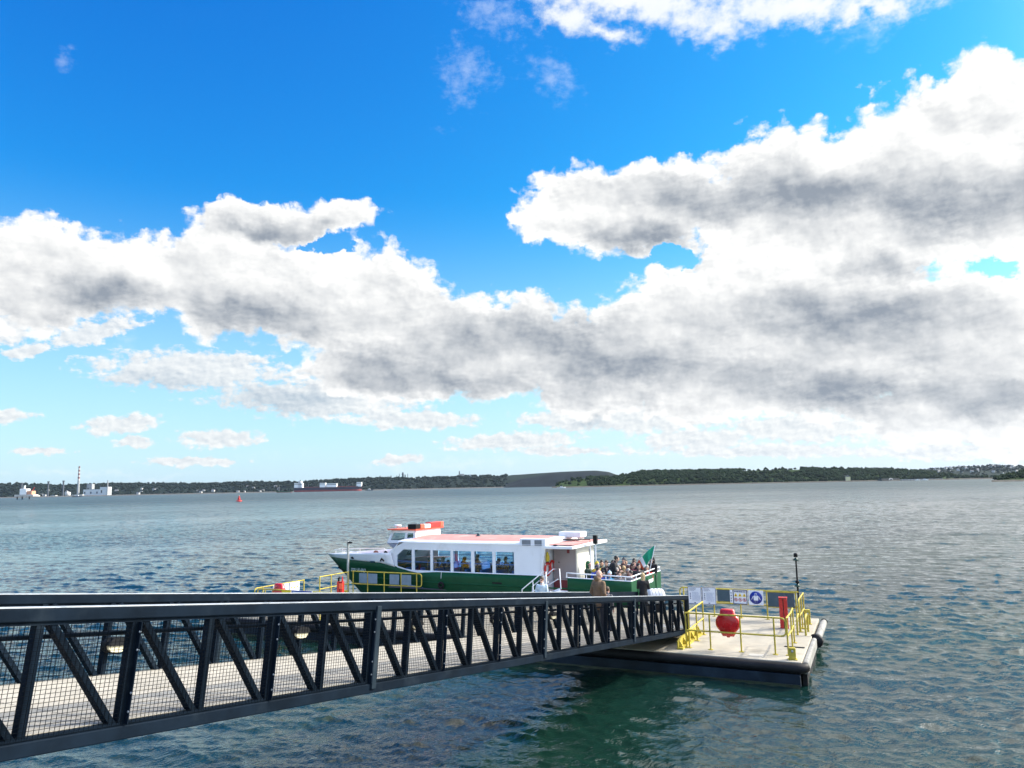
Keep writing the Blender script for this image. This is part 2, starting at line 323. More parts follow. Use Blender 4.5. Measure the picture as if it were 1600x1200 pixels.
# ---------------------------------------------------------------- far land
def at(px,py,Y):
    d=fw*1202+Rv*(px-800)+Uv*(600-py); k=Y/d.y
    return Vector((d.x*k,Y,H+d.z*k))
def interp(pts,x):
    xs=[p[0] for p in pts]; return tuple(float(np.interp(x,xs,[p[i] for p in pts])) for i in range(1,len(pts[0])))
def fb(x,y,s):
    return (math.sin(x/s+1.3*math.sin(y/s*.7+s))+.5*math.sin(x/s*2.3+y/s*1.1+2)+.3*math.sin(x/s*4.9-y/s*3+1))/1.8
M_field=mat('rough grass hillside',(.026,.046,.014),.9,spec=.05,var=.3,vscale=.02,dirt=(.035,.042,.02),dscale=.006)
M_bare=mat('bare heather hillside',(.013,.017,.021),.95,spec=.05,var=.2,vscale=.02,dirt=(.010,.014,.014),dscale=.01)
M_shore=mat('wet shore stones',(.085,.08,.07),.9,spec=.05,var=.3,vscale=.15)
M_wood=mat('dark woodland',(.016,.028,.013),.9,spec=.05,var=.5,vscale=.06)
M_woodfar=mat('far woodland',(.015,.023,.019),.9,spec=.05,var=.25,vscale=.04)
TERR={}
def terrain(name,pts,depth,m,nx=260,ny=12,bump=.05):
    """pts: (px, py of the ridge, distance of the shore); a real hill behind the shore, falling again at the back"""
    V=[];F=[]; a=pts[0][0]; b=pts[-1][0]
    for i in range(nx):
        px=a+(b-a)*i/(nx-1); py,Ys=interp(pts,px)
        for j in range(ny):
            f=j/(ny-1); Y=Ys+depth*f+ (fb(px,j,30)*depth*.03 if j else 0)
            top=at(px,py,Ys+depth*.62); hz=max(.5,top.z)
            w=at(px,py,Y)
            if f<=.62: p=(f/.62); z=hz*(1-(1-p)**1.7)*(1+bump*fb(px*3,j*17,9)*(1-p))
            else: z=hz*(1-((f-.62)/.38)**1.6)
            if j==0: z=-1
            if j==1: z=min(z,3.5)
            k=w.x/Y
            V.append((k*Y,Y,z))
    for i in range(nx-1):
        for j in range(ny-1): q=i*ny+j; F.append((q,q+ny,q+ny+1,q+1))
    mb=MB(); mb.add(V,F,True); o=mb.build(name,[m]); struct(o); TERR[name]=(np.array(V).reshape(nx,ny,3)); return o
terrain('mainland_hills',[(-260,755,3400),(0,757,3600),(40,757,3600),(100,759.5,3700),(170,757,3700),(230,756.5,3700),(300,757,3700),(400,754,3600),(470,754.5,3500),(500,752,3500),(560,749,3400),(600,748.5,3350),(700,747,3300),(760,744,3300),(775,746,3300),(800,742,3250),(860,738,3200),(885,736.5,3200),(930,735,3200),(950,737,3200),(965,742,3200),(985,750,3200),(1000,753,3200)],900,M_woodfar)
terrain('heather_headland',[(790,757,3050),(815,748,3050),(860,739.5,3050),(885,738,3050),(930,736.5,3050),(948,738,3050),(962,743,3050),(975,748,3050),(985,753,3050)],500,M_bare,nx=90)
terrain('island',[(868,756,1750),(884,753,1750),(897,749,1750),(925,747,1750),(960,747.5,1750),(975,744,1800),(1000,739,1800),(1060,737,1850),(1100,737,1850),(1180,735,1850),(1220,734,1850),(1290,733,1850),(1340,735,1850),(1395,735,1850),(1430,738,1850),(1470,740,1850),(1500,744,1850),(1530,747.5,1850),(1560,748.5,1850)],420,M_field)
terrain('town_hill',[(1400,742,2900),(1440,735,2900),(1480,732,2950),(1520,730,2950),(1560,728.5,2950),(1600,730,2950),(1760,733,2950)],900,M_woodfar,nx=120)
terrain('wooded_point',[(1556,749.5,860),(1566,747,860),(1580,744,850),(1600,739.5,840),(1660,734,830),(1780,728,800)],260,M_field,nx=90)
# shore strip of stones along the island
def shore(name,a,b,Y,h=2.4,w=26,m=M_shore):
    V=[];F=[];n=70
    for i in range(n):
        px=a+(b-a)*i/(n-1)
        for j,(dy,z) in enumerate(((-w,-1),(-w*.5,.7*h+.3*h*fb(px,0,7)),(0,h+.5*fb(px,4,5)),(10,h),(14,-1))):
            p=at(px,750,Y+dy); V.append((p.x,p.y,z))
        if i: q=(i-1)*5; F+=[(q+j,q+5+j,q+6+j,q+1+j) for j in range(4)]
    mb=MB(); mb.add(V,F,True); struct(mb.build(name,m))
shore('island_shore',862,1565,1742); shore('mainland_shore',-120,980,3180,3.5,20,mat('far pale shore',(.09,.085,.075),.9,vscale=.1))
shore('point_shore',1549,1780,800,1.6,12)
# woods: crowns beyond counting, each crown a lump of leaf clumps
def crown_proto(seed,n=26):
    r=np.random.RandomState(seed); V=[];F=[]
    for i in range(n):
        d=r.randn(3); d/=np.linalg.norm(d); d[2]=abs(d[2])*.9; c=d*np.array([.62,.62,.62])*(.6+.5*r.rand())+np.array([0,0,.5]); s=.20+.16*r.rand()
        o=len(V)
        for q in ((1,0,0),(-1,0,0),(0,1,0),(0,-1,0),(0,0,1),(0,0,-1)): V.append(c+np.array(q)*s*(.7+.6*r.rand(3))+r.randn(3)*.03)
        F+=[(o+a,o+b,o+c_) for a,b,c_ in ((0,2,4),(2,1,4),(1,3,4),(3,0,4),(2,0,5),(1,2,5),(3,1,5),(0,3,5))]
    return np.array(V),np.array(F)
PROTO=[crown_proto(i) for i in range(6)]
def wood(name,label,terr,n,size,m,cond,seed=1):
    T=TERR[terr]; nx,ny,_=T.shape; r=np.random.RandomState(seed); VV=[];FF=[];o=0
    k=0
    while k<n:
        u=r.rand()*(nx-1.001); f=r.rand(); 
        if not cond(u/(nx-1),f,r): continue
        v=f*(ny-1.001)*.72+.6
        i,j=int(u),int(v); a,b=u-i,v-j
        j=min(j,ny-2)
        p=(T[i,j]*(1-a)+T[i+1,j]*a)*(1-b)+(T[i,j+1]*(1-a)+T[i+1,j+1]*a)*b
        P_,F_=PROTO[r.randint(6)]; s=size*(.55+.8*r.rand()); th=r.rand()*6.28; R=np.array([[math.cos(th),-math.sin(th),0],[math.sin(th),math.cos(th),0],[0,0,1]])
        VV.append((P_@R)*np.array([s,s,s*(.8+.4*r.rand())])+p-np.array([0,0,s*.15])); FF.append(F_+o); o+=len(P_); k+=1
    V=np.concatenate(VV);F=np.concatenate(FF)
    me=bpy.data.meshes.new(name); me.vertices.add(len(V)); me.vertices.foreach_set('co',V.astype(np.float32).ravel())
    me.loops.add(F.size); me.loops.foreach_set('vertex_index',F.ravel().astype(np.int32)); me.polygons.add(len(F))
    me.polygons.foreach_set('loop_start',np.arange(0,F.size,3,dtype=np.int32)); me.polygons.foreach_set('loop_total',np.full(len(F),3,dtype=np.int32)); me.update(calc_edges=True)
    me.materials.append(m); ob=bpy.data.objects.new(name,me); scn.collection.objects.link(ob); tag(ob,label,'woodland',kind='stuff')
def isl(u,f,r):
    if u<.07: return r.rand()<.05
    if .07<=u<.17: return r.rand()<.35
    if .42<u<.56 and f>.42 and f<.93: return r.rand()<.06
    if .60<u<.66 and f>.5: return r.rand()<.12
    if u>.86: return f<.4 and r.rand()<.3
    return r.rand()<(.9 if f<.9 else .35)
wood('woodland','dark trees covering the low island to the right of the bare headland','island',3600,5.6,M_wood,isl)
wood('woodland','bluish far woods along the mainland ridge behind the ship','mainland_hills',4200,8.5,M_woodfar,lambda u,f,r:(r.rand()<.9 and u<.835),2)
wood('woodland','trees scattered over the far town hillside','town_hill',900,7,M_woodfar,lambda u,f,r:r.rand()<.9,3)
wood('woodland','dark trees on the small point at the right edge','wooded_point',520,3.6,M_wood,lambda u,f,r:f>.1,4)
# ---- houses
M_hw=mat('pale render',(.46,.45,.43),.8,var=.08,vscale=.3); M_hr=mat('slate roof',(.11,.11,.12),.7,var=.2,vscale=.3)
def house(w,d,h,mw=None,name='house'):
    t=thing(name,None,None)
    mb=MB(); mb.box(-w/2,w/2,-d/2,d/2,-2,h).build('wall',mw or M_hw,t)
    mb=MB(); mb.prism([(-d/2-.3,h+.02),(d/2+.3,h+.02),(0,h+d*.42)],-w/2-.3,w/2+.3,'x').build('roof',M_hr,t); return t
def ground(terr,px,f):
    T=TERR[terr]; nx,ny,_=T.shape; 
    cols=[(at(px,750,T[i,0,1]).x-T[i,0,0])**2 for i in range(nx)]; i=int(np.argmin(cols)); v=f*(ny-1); j=min(int(v),ny-2); b=v-j
    p=T[i,j]*(1-b)+T[i,j+1]*b; return Vector(p)
h0=house(13,8,5.5)
rr=random.Random(5); first=True
for i in range(56):
    px=1452+rr.random()*165; f=.12+.42*rr.random()
    p=ground('town_hill',px,f)
    o=h0 if first else copy_tree(h0); first=False
    o.location=p+Vector((0,0,2)); o.rotation_euler=(0,0,rr.uniform(-.7,.7)); s=rr.uniform(.45,.9); o.scale=(s,s*.9,s)
    tag(o,'small pale house among trees on the far right hillside','house','houses on the far right hillside')
for i in range(24):
    px=rr.choice([rr.uniform(286,335),rr.uniform(370,440),rr.uniform(20,110),rr.uniform(180,250)]); p=ground('mainland_hills',px,rr.uniform(.06,.2))
    o=copy_tree(h0); o.location=p+Vector((0,0,2)); o.rotation_euler=(0,0,rr.uniform(-.5,.5)); s=rr.uniform(.6,1.2); o.scale=(s,s,s)
    tag(o,'small pale house low on the far left shore','house','houses along the far left shore')
M_yel=mat('cream gable render',(.66,.60,.34),.8,var=.06)
t=house(9,9,9,M_yel,'boathouse'); tag(t,'yellowish gabled boathouse standing alone at the foot of the island woods','boathouse'); t.location=at(1325,748,1745); t.location.z=2.2; t.rotation_euler.z=R_(75)
m_=MB().box(-1,1,-4.63,-4.55,2,5.5); m_.build('window',mat('dark window glass',(.03,.04,.05),.2),t)
def post(px,Y,h,r,name,label,cat,m,z=0,rt=None,base=None,n=8,seg=None):
    p=at(px,750,Y); t=thing(name,label,cat,(p.x,p.y,z))
    MB().tube([(0,0,0),(0,0,h)],[r,rt or r*.7],n).build('shaft',m,t); return t
M_grey=mat('weathered concrete',(.30,.31,.32),.9,var=.12,vscale=.1); M_dst=mat('dark tower steel',(.07,.08,.10),.7); M_white=mat('white paint',(.78,.79,.80),.35,var=.04,vscale=1.5,dirt=(.62,.60,.56),dscale=.8)
M_red=mat('red paint',(.50,.018,.015),.4,var=.1,vscale=1.5)
t=post(1321,1740,16,.3,'signal_mast','thin mast beside the yellowish boathouse','mast',M_grey,2)
# slipway building with round arch, pier and small boats
p=at(1389,750,1735); t=thing('shore_shed','low dark stone shed with a pale round arch on the island shore','shed',(p.x,p.y,1.8),R_(20))
MB().box(-26,26,-5,5,-2,4).build('wall',mat('dark stone',(.08,.08,.075),.9,var=.2,vscale=.3),t)
a=[(6*math.cos(math.pi*k/12),4+5*math.sin(math.pi*k/12)) for k in range(13)]
MB().prism([(x,z-4) for x,z in a],-6,-5.1,'y').build('arch',M_hw,t); MB().prism([(x*.6,(z-4)*.6) for x,z in a],-6.2,-6.02,'y').build('doorway',M_dst,t)
p=at(1440,750,1730); t=thing('pier','long low concrete pier below the island woods','pier',(p.x,p.y,0),R_(6))
MB().box(-48,48,-3,3,-2,3.2).build('deck',mat('pier concrete',(.36,.35,.33),.9,vscale=.2),t)
mb=MB(); [mb.box(x-.4,x+.4,-3.4,-3.05,-2,4.2) for x in range(-44,46,8)]; mb.build('pile',M_dst,t)
def small_boat(px,Y,L,label,rz=0,hullm=None,name='small_boat',group=None):
    p=at(px,750,Y); t=thing(name,label,'boat',(p.x,p.y,0),rz,group)
    V=[];F=[]
    n=9
    for i in range(n):
        f=i/(n-1); b=L*.14*(1-max(0,(f-.35)/.65)**2.2); x=(f-.5)*L; zt=L*.09*(1+.5*f*f)
        V+=[(x,-b,zt),(x,-b*.7,-.2),(x,b*.7,-.2),(x,b,zt)]
        if i: q=4*(i-1); F+=[(q+j,q+j+4,q+j+5,q+j+1) for j in range(3)]+[(q+3,q+7,q+4,q)]
    F.append((0,1,2,3)); mb=MB(); mb.add(V,F); mb.build('hull',hullm or M_white,t)
    MB().hexa([(-L*.15,-L*.09,L*.09),(L*.2,-L*.08,L*.09),(L*.2,L*.08,L*.09),(-L*.15,L*.09,L*.09)],[(-L*.12,-L*.08,L*.24),(L*.1,-L*.07,L*.24),(L*.1,L*.07,L*.24),(-L*.12,L*.08,L*.24)]).build('cabin',M_white,t)
    MB().box(-L*.10,L*.12,-L*.095,L*.095,L*.15,L*.20).build('window',MATS['dark window glass'],t); return t
small_boat(1434,1716,13,'left of the two white boats moored at the island pier',.2); small_boat(1445,1716,15,'right of the two white boats moored at the island pier',-.1)
small_boat(877,1500,16,'white launch off the low tip of the island',.1); small_boat(122,2300,26,'dark hulled workboat below the tall striped chimney',.2,M_dst)
small_boat(577,3000,30,'small dark vessel just right of the tanker',.0,M_dst)
# ---- power station
CX=at(123,750,3550)
t=thing('striped_chimney','tall tapering chimney with red and white bands at its top','chimney',(CX.x,CX.y,0))
mb=MB(); hs=[0,70]+[76+9*k for k in range(9)]
M_bandr=mat('chimney red band',(.16,.06,.06),.8); 
MB().tube([(0,0,0),(0,0,72)],[6.2,4.6],14).build('shaft',M_grey,t)
for k in range(8):
    z0=72+8.1*k; MB().tube([(0,0,z0),(0,0,z0+8.1)],[4.6-.16*k,4.6-.16*(k+1)],14).build('band',M_hw if k%2==0 else M_bandr,t)
def block(px0,px1,h,Y,d,name,label,cat,m,z=0,extra=None):
    a=at(px0,750,Y); b=at(px1,750,Y); w=b.x-a.x; t=thing(name,label,cat,((a.x+b.x)/2,Y+d/2,z))
    MB().box(-w/2,w/2,-d/2,d/2,-2,h).build('wall',m,t,bevel=.1); MB().box(-w/2-.4,w/2+.4,-d/2-.4,d/2+.4,h+.05,h+.8).build('roof',M_hr if extra is None else extra,t)
    for k in range(int(w//14)):
        x=-w/2+7+14*k; MB().box(x-3,x+3,-d/2-.25,-d/2-.05,h*.25,h*.6).build('window' if h<22 else 'louvre',MATS['dark window glass'] if k%3==0 else M_dst,t) if k%2==0 else None
    return t
M_clad=mat('pale grey cladding',(.52,.55,.57),.6,var=.05,vscale=.1)
block(131,157,26,3540,40,'turbine_hall','long pale turbine hall to the right of the striped chimney','building',M_clad,4)
block(157,168,36,3540,40,'boiler_house','taller pale block at the right end of the turbine hall','building',M_clad,4)
block(136,144,44,3640,24,'boiler_tower','grey tower rising behind the long turbine hall','building',M_grey,12)
t=post(168.7,3530,66,2.6,'grey_chimney','short grey chimney against the right end of the pale hall','chimney',M_grey,4,2.2)
for px,h,lab in ((34.5,62,'leftmost dark pylon tower behind the white platform'),(76,66,'middle dark tower on the far left shore'),(99.5,68,'right dark tower nearest to the striped chimney')):
    p=at(px,750,3560); t=thing('dark_tower',lab,'tower',(p.x,p.y,0)); MB().tube([(0,0,0),(0,0,h)],[4.2,3.6],8).build('shaft',M_dst,t); MB().tube([(0,0,h),(0,0,h+5)],[5,5],8).build('head',M_dst,t)
p=at(107,750,3500); t=thing('storage_tank','white cylindrical storage tank left of the striped chimney','tank',(p.x,p.y,0)); MB().lathe((0,0,0),[(0,-2),(12,-2),(12,19),(0,22.5)],20).build('shell',M_hw,t)
MB().box(-.6,.6,-12.6,-12.1,0,20).build('ladder',M_dst,t)
block(113,130,6,3480,14,'low_store','row of low pale sheds between the tank and the hall','shed',M_hw,2)
block(50,60,7,3480,20,'low_store','low white shed just right of the white platform','shed',M_hw,2)
block(80,88,5,3470,16,'low_store','small white shed between the dark towers','shed',M_hw,2)
# ---- refinery on the ridge
for i,(px,top,w) in enumerate(((594,743.5,4),(598,746,3),(606,744,1.6),(611,743,2.4),(620,742.5,1.4),(624,740,1.4),(629.5,738.2,5.0),(633,741.5,3),(637,740,1.4),(603,747,3))):
    b=ground('mainland_hills',px,.6); tp=at(px,top,b.y); p=Vector((tp.x,b.y,b.z-3)); hh=max(12,tp.z-b.z+3)
    t=thing('refinery_column','thin dark refinery column on the ridge' if w<5 else 'thickest tall refinery column on the ridge','column',p,group='refinery columns on the ridge' if w<5 else None)
    MB().tube([(0,0,0),(0,0,hh)],[w,w*.8],8).build('shell',M_dst,t); MB().lathe((0,0,hh*.7),[(w*.8,0),(w*1.5,0),(w*1.5,1.4),(w*.8,1.4)],8).build('platform',M_dst,t)
b=ground('mainland_hills',727,.6)
def ridge_block(px0,px1,py,z0,name,label,m,Y=None):
    b=ground('mainland_hills',(px0+px1)/2,.6); a_=at(px0,py,b.y); b_=at(px1,py,b.y); t=thing(name,label,'building',((a_.x+b_.x)/2,b.y,b.z-4)); w=b_.x-a_.x; h=a_.z-b.z+4
    MB().box(-w/2,w/2,-12,12,0,h).build('wall',m,t); MB().box(-w/2-.5,w/2+.5,-12.5,12.5,h+.05,h+1.2).build('roof',M_hr,t)
ridge_block(716,742,742.5,0,'ridge_works','long pale factory on the ridge right of the refinery',M_clad); ridge_block(717,725,741,0,'ridge_works','taller pale block at the left end of the ridge factory',M_hw)
p=ground('mainland_hills',716.3,.6); t=thing('ridge_stack','slim dark stack at the left end of the ridge factory','chimney',p-Vector((0,0,4))); MB().tube([(0,0,0),(0,0,at(716,736,p.y).z-p.z+4)],[3,2.4],8).build('shaft',M_dst,t)
for px0,px1,lab in ((644,649,'leftmost pale tank in the row on the ridge'),(660,666,'middle pale tank in the row on the ridge'),(683,690,'rightmost pale tank in the row on the ridge')):
    p=ground('mainland_hills',px0,.58); t=thing('ridge_tank',lab,'tank',p-Vector((0,0,2)),group='tanks on the ridge'); MB().lathe((0,0,0),[(0,-2),(8,-2),(8,8),(0,9.5)],16).build('shell',M_hw,t)
p=ground('island',1064,.62); t=thing('flat_bunker','long low flat roofed building on top of the island','building',p); MB().box(-9,9,-5,5,-2,4.2).build('wall',M_grey,t); MB().box(-9.6,9.6,-5.5,5.5,4.25,5).build('roof',M_hw,t)
# ---- tanker
A=at(461,766,3000);B=at(565,764,3000); L=B.x-A.x; t=thing('tanker_ship','long dark red hulled tanker with white deckhouse anchored off the far shore','ship',((A.x+B.x)/2,3000,0),R_(1))
V=[];F=[];n=24
for i in range(n):
    f=i/(n-1); x=(f-.5)*L; b=17*(1-max(0,(f-.88)/.12)**2)*(1-.4*max(0,(.06-f)/.06)); fl=6 if f>.95 else 0
    V+=[(x+fl,-b,16+(4 if f>.93 else 0)),(x,-b,6),(x,-b*.9,-1),(x,b*.9,-1),(x,b,6),(x+fl,b,16+(4 if f>.93 else 0))]
    if i: q=6*(i-1); F+=[(q+j,q+j+6,q+j+7,q+j+1) for j in range(5)]+[(q+5,q+11,q+6,q)]
F.append((0,1,2,3,4,5)); mb=MB()
mb.add(V,F); mb.mi=[1 if all(V[k][2]<=6 for k in f) else 0 for f in F]; mb.build('hull',[mat('ship dark hull',(.035,.022,.04),.6),mat('ship red boot',(.30,.06,.06),.6)],t)
for x0,x1,z1,nm,mm in ((-L*.5,-L*.38,34,'deckhouse',M_white),(-L*.44,-L*.40,42,'bridge',M_white),(-L*.12,-L*.04,33,'pump_house',M_white),(-L*.02,L*.13,30,'deck_tank',M_white),(L*.43,L*.5,33,'forecastle_house',M_white)):
    o=MB().box(x0,x1,-12,12,16.1,z1).build(nm,mm,t); MB().box(x0-.2,x1+.2,-12.3,-12.1,z1-5,z1-3).build('window',MATS['dark window glass'],o)
for x in (-.3,-.2,.2,.3,.36): MB().tube([(x*L,0,16),(x*L,0,30)],.7,6).build('derrick',M_dst,t)
MB().box(-L*.36,L*.42,-2,2,16.2,18.5).build('pipe_rack',mat('rust red deck',(.22,.06,.05),.8),t)
# second low hull left of it
A=at(436,768,2600); t=thing('moored_barge','low green and red barge left of the tanker','barge',(A.x,A.y,0)); MB().hexa([(-2,-6,-1),(36,-6,-1),(36,6,-1),(-2,6,-1)],[(-9,-7,4),(44,-7,4),(44,7,4),(-9,7,4)]).build('hull',mat('barge green',(.05,.12,.07),.7),t); MB().tube([(0,0,4),(0,0,24)],.6,6).build('mast',M_grey,t); MB().box(-6,42,-7.2,7.2,-.8,.6).build('boot_stripe',M_red,t)
# ---- white work platform on legs
A=at(41,778,1400); t=thing('work_platform','white and orange work platform on legs off the far left shore','platform',(A.x,A.y,0))
MB().box(-17,17,-8,8,5,8.5).build('deck',M_hw,t,bevel=.3)
MB().box(-9,3,-6,6,8.6,19).build('accommodation',M_white,t,bevel=.4); MB().box(4,13,-6,6,8.6,15).build('workshop',mat('orange works',(.55,.28,.18),.6),t,bevel=.3)
MB().tube([(-4,0,19),(-4,0,25)],1.6,8).build('funnel',M_white,t); MB().tube([(10,0,15),(14,0,21)],.5,6).build('crane_boom',M_red,t)
for x in (-13,-4,9): MB().tube([(x,-5,-4),(x,-5,6)],1.1,8).build('leg',M_dst,t)
# ---- red channel buoy
A=at(373.5,783,472); t=thing('channel_buoy','red steel channel buoy floating alone below the far left shore','buoy',(A.x,A.y,0))
t.scale=(.75,.75,.75); MB().lathe((0,0,0),[(0,-.8),(2.0,-.7),(2.3,.2),(2.1,.9),(0,1.0)],18).build('float',M_red,t)
mb=MB(); [mb.bar((1.3*math.cos(q),1.3*math.sin(q),1),(.5*math.cos(q),.5*math.sin(q),3.6),.22,.22) for q in (0.6,2.2,3.7,5.3)]; mb.build('tower',M_red,t)
MB().lathe((0,0,1.4),[(.2,0),(1.0,.1),(.9,1.6),(.2,1.7)],12).build('radar_panel',M_red,t); MB().tube([(0,0,3.5),(0,0,4.5)],[.6,.45],10).build('topmark',M_red,t); MB().ell((0,0,4.7),.25).build('lantern',M_white,t)
# ---------------------------------------------------------------- pontoon
F0=fr(0,0,0); FW=lambda x,y,z: fr(x,y,z)
M_deck=mat('cream deck concrete',(.34,.31,.25),.85,var=.15,vscale=.9,bump=.25,bscale=60,dirt=(.20,.185,.15),dscale=.7)
M_hull=mat('dark pontoon steel',(.012,.020,.032),.45,var=.35,vscale=1.2,bump=.2,bscale=5,spec=.15,dirt=(.03,.05,.07),dscale=1.0)
M_rub=mat('black rubber',(.010,.010,.012),.55,var=.3,vscale=3,spec=.2)
M_wea=mat('weathered grey fender',(.24,.235,.22),.75,var=.25,vscale=3,dirt=(.09,.09,.09),dscale=2.5)
M_yel2=mat('yellow rail paint',(.44,.355,.05),.5,var=.18,vscale=5,spec=.3,dirt=(.26,.20,.06),dscale=3)
M_steel=mat('galvanised steel',(.42,.44,.45),.45,metal=.6,var=.12,vscale=6)
M_black=mat('black paint',(.009,.010,.012),.55,spec=.15)
M_teal=mat('slate blue panel',(.035,.075,.105),.45,var=.1,vscale=2)
M_blue=mat('sign blue',(.010,.030,.28),.4,var=.04); M_syel=mat('sign yellow',(.80,.56,.02),.45,var=.05); M_ink=mat('sign ink',(.02,.035,.12),.5,var=.05)
M_sign=mat('white sign sheet',(.72,.75,.80),.35,var=.03)
def T(name,label,cat,group=None,z=0): return thing(name,label,cat,F0+Vector((0,0,z)),RZ,group)
P_=T('pontoon','long floating concrete decked pontoon with dark steel sides','pontoon')
MB().hexa([(-19,-.8,.42),(3.9,-.8,.42),(3.62,6.95,.42),(-19,6.95,.42)],[(-19,-.8,.65),(3.9,-.8,.65),(3.62,6.95,.65),(-19,6.95,.65)]).build('deck',M_deck,P_,bevel=.02)
mb=MB().hexa([(-18.9,-.5,-.9),(3.6,-.5,-.9),(3.4,6.7,-.9),(-18.9,6.7,-.9)],[(-18.9,-.78,.418),(3.85,-.78,.418),(3.57,6.9,.418),(-18.9,6.9,.418)]); mb.build('hull',M_hull,P_)
MB().tube([(-19,-.86,.49),(3.75,-.86,.49),(3.93,-.80,.49),(3.98,-.66,.49)],.145,12).build('front_fender',M_rub,P_)
MB().box(-19,3.86,-.93,-.80,-.02,.33).build('rubbing_plate',M_hull,P_,bevel=.02)
MB().box(-19,3.83,-.955,-.932,-.25,.05).build('weed_band',mat('wet green weed',(.012,.022,.008),.35,var=.5,vscale=6,bump=.6,bscale=30),P_)
MB().hexa([(3.895,-.6,.28),(4.06,-.6,.28),(3.91,3.2,.28),(3.76,3.2,.28)],[(3.895,-.6,.63),(4.06,-.6,.63),(3.91,3.2,.63),(3.76,3.2,.63)]).build('end_fender',M_wea,P_,bevel=.05)
MB().hexa([(3.86,-.5,-.5),(4.0,-.5,-.5),(3.86,3.15,-.5),(3.73,3.15,-.5)],[(3.86,-.5,.275),(4.0,-.5,.275),(3.86,3.15,.275),(3.73,3.15,.275)]).build('end_plate',M_rub,P_)
MB().tube([(3.89,3.5,.50),(3.89,3.6,.51),(3.80,6.7,.53),(3.79,7.0,.53)],[.09,.12,.12,.09],16).build('tube_fender',M_wea,P_)
MB().tube([(3.79,6.98,.53),(3.785,7.12,.53)],[.124,.10],16).build('fender_cap',M_rub,P_)
mb=MB(); 
for y in (3.42,): mb.lathe((3.86,y,.48),[(.05,-.1),(.22,-.08),(.24,.06),(.05,.1)],12,'y')
mb.build('fender_chain_boss',M_rub,P_)
MB().box(3.15,3.75,1.22,1.34,.652,.668).build('deck_slot',M_black,P_)
MB().box(-19,3.72,3.20,3.23,.651,.654).build('deck_joint',mat('joint filler',(.20,.19,.17),.9),P_)
for x in (-14,-9.5,-5,-.5): MB().box(x,x+.03,-.78,6.9,.651,.6535).build('deck_joint',MATS['joint filler'],P_)
MB().box(2.35,2.75,-.45,-.15,.651,.662).build('deck_hatch',mat('hatch plate',(.42,.40,.35),.8),P_)
def rail(name,label,runs,group=None,extra=None,r=.026):
    """runs: (points of one rail in plan, heights, posts)"""
    t=T(name,label,'railing',group,.65)
    for pts,hs,posts,r_end in runs:
        for k,h in enumerate(hs): MB().tube([(x,y,h) for x,y in pts],r,8).build('top_rail' if k==0 else 'mid_rail',M_yel2,t)
        for x,y in posts:
            p=MB().tube([(x,y,0),(x,y,hs[0])],r,8).build('post',M_yel2,t)
            MB().box(x-.07,x+.07,y-.07,y+.07,.001,.016).build('foot_plate',M_yel2,p)
        for (x,y,dx,dy) in r_end:   # rounded end that joins top and mid rail
            R=.13; q=[]; h1,h2=hs[0],hs[1]
            for a in range(0,91,30): q.append((x+dx*R*math.sin(R_(a)),y+dy*R*math.sin(R_(a)),h1-R+R*math.cos(R_(a))))
            for a in range(0,91,30): q.append((x+dx*R*math.cos(R_(a)),y+dy*R*math.cos(R_(a)),h2+R-R*math.sin(R_(a))))
            MB().tube(q,r,8).build('rounded_end',M_yel2,t)
    return t
rail('guard_rail','yellow front guard rail of the right hand end carrying the red lifebuoy housing',[([(.36,0),(3.28,0)],(1.08,.55),[(.37,0),(1.13,0),(2.07,0),(3.07,0)],[(3.28,0,1,0)])])
rail('guard_rail','yellow guard rail along the right end nearest the front corner',[([(3.44,0),(3.42,1.2),(3.36,2.0)],(1.08,.55),[(3.44,.02),(3.42,1.1),(3.37,1.97)],[])])
rail('guard_rail','yellow guard rail along the right end beside the light pole',[([(3.33,3.9),(3.28,5.6)],(1.1,.55),[(3.33,3.95),(3.3,4.75),(3.28,5.55)],[(3.33,3.9,0,-1)])])
rail('ramp_rail','short yellow rail beside the yellow kerb at the foot of the gangway',[([(.45,.05),(.37,2.35)],(1.1,.55),[(.45,.05),(.42,1.2),(.37,2.33)],[])])
k=T('ramp_kerb','yellow notched kerb plate on the deck at the foot of the gangway','kerb',None,.65)
MB().prism([(-.35,0.001),(2.4,0.001),(2.4,.22),(2.25,.30),(.05,.33),(-.35,.24)],.16,.20,'x').build('plate',M_yel2,k)
MB().prism([(-.35,0.001),(2.4,0.001),(2.4,.06),(-.35,.06)],.205,.34,'x').build('foot_flange',M_yel2,k)
for y in (-.25,.25,.75,1.25,1.75,2.2): MB().prism([(.205,.062),(.33,.062),(.205,.28)],y,y+.03,'y').build('gusset',M_yel2,k)
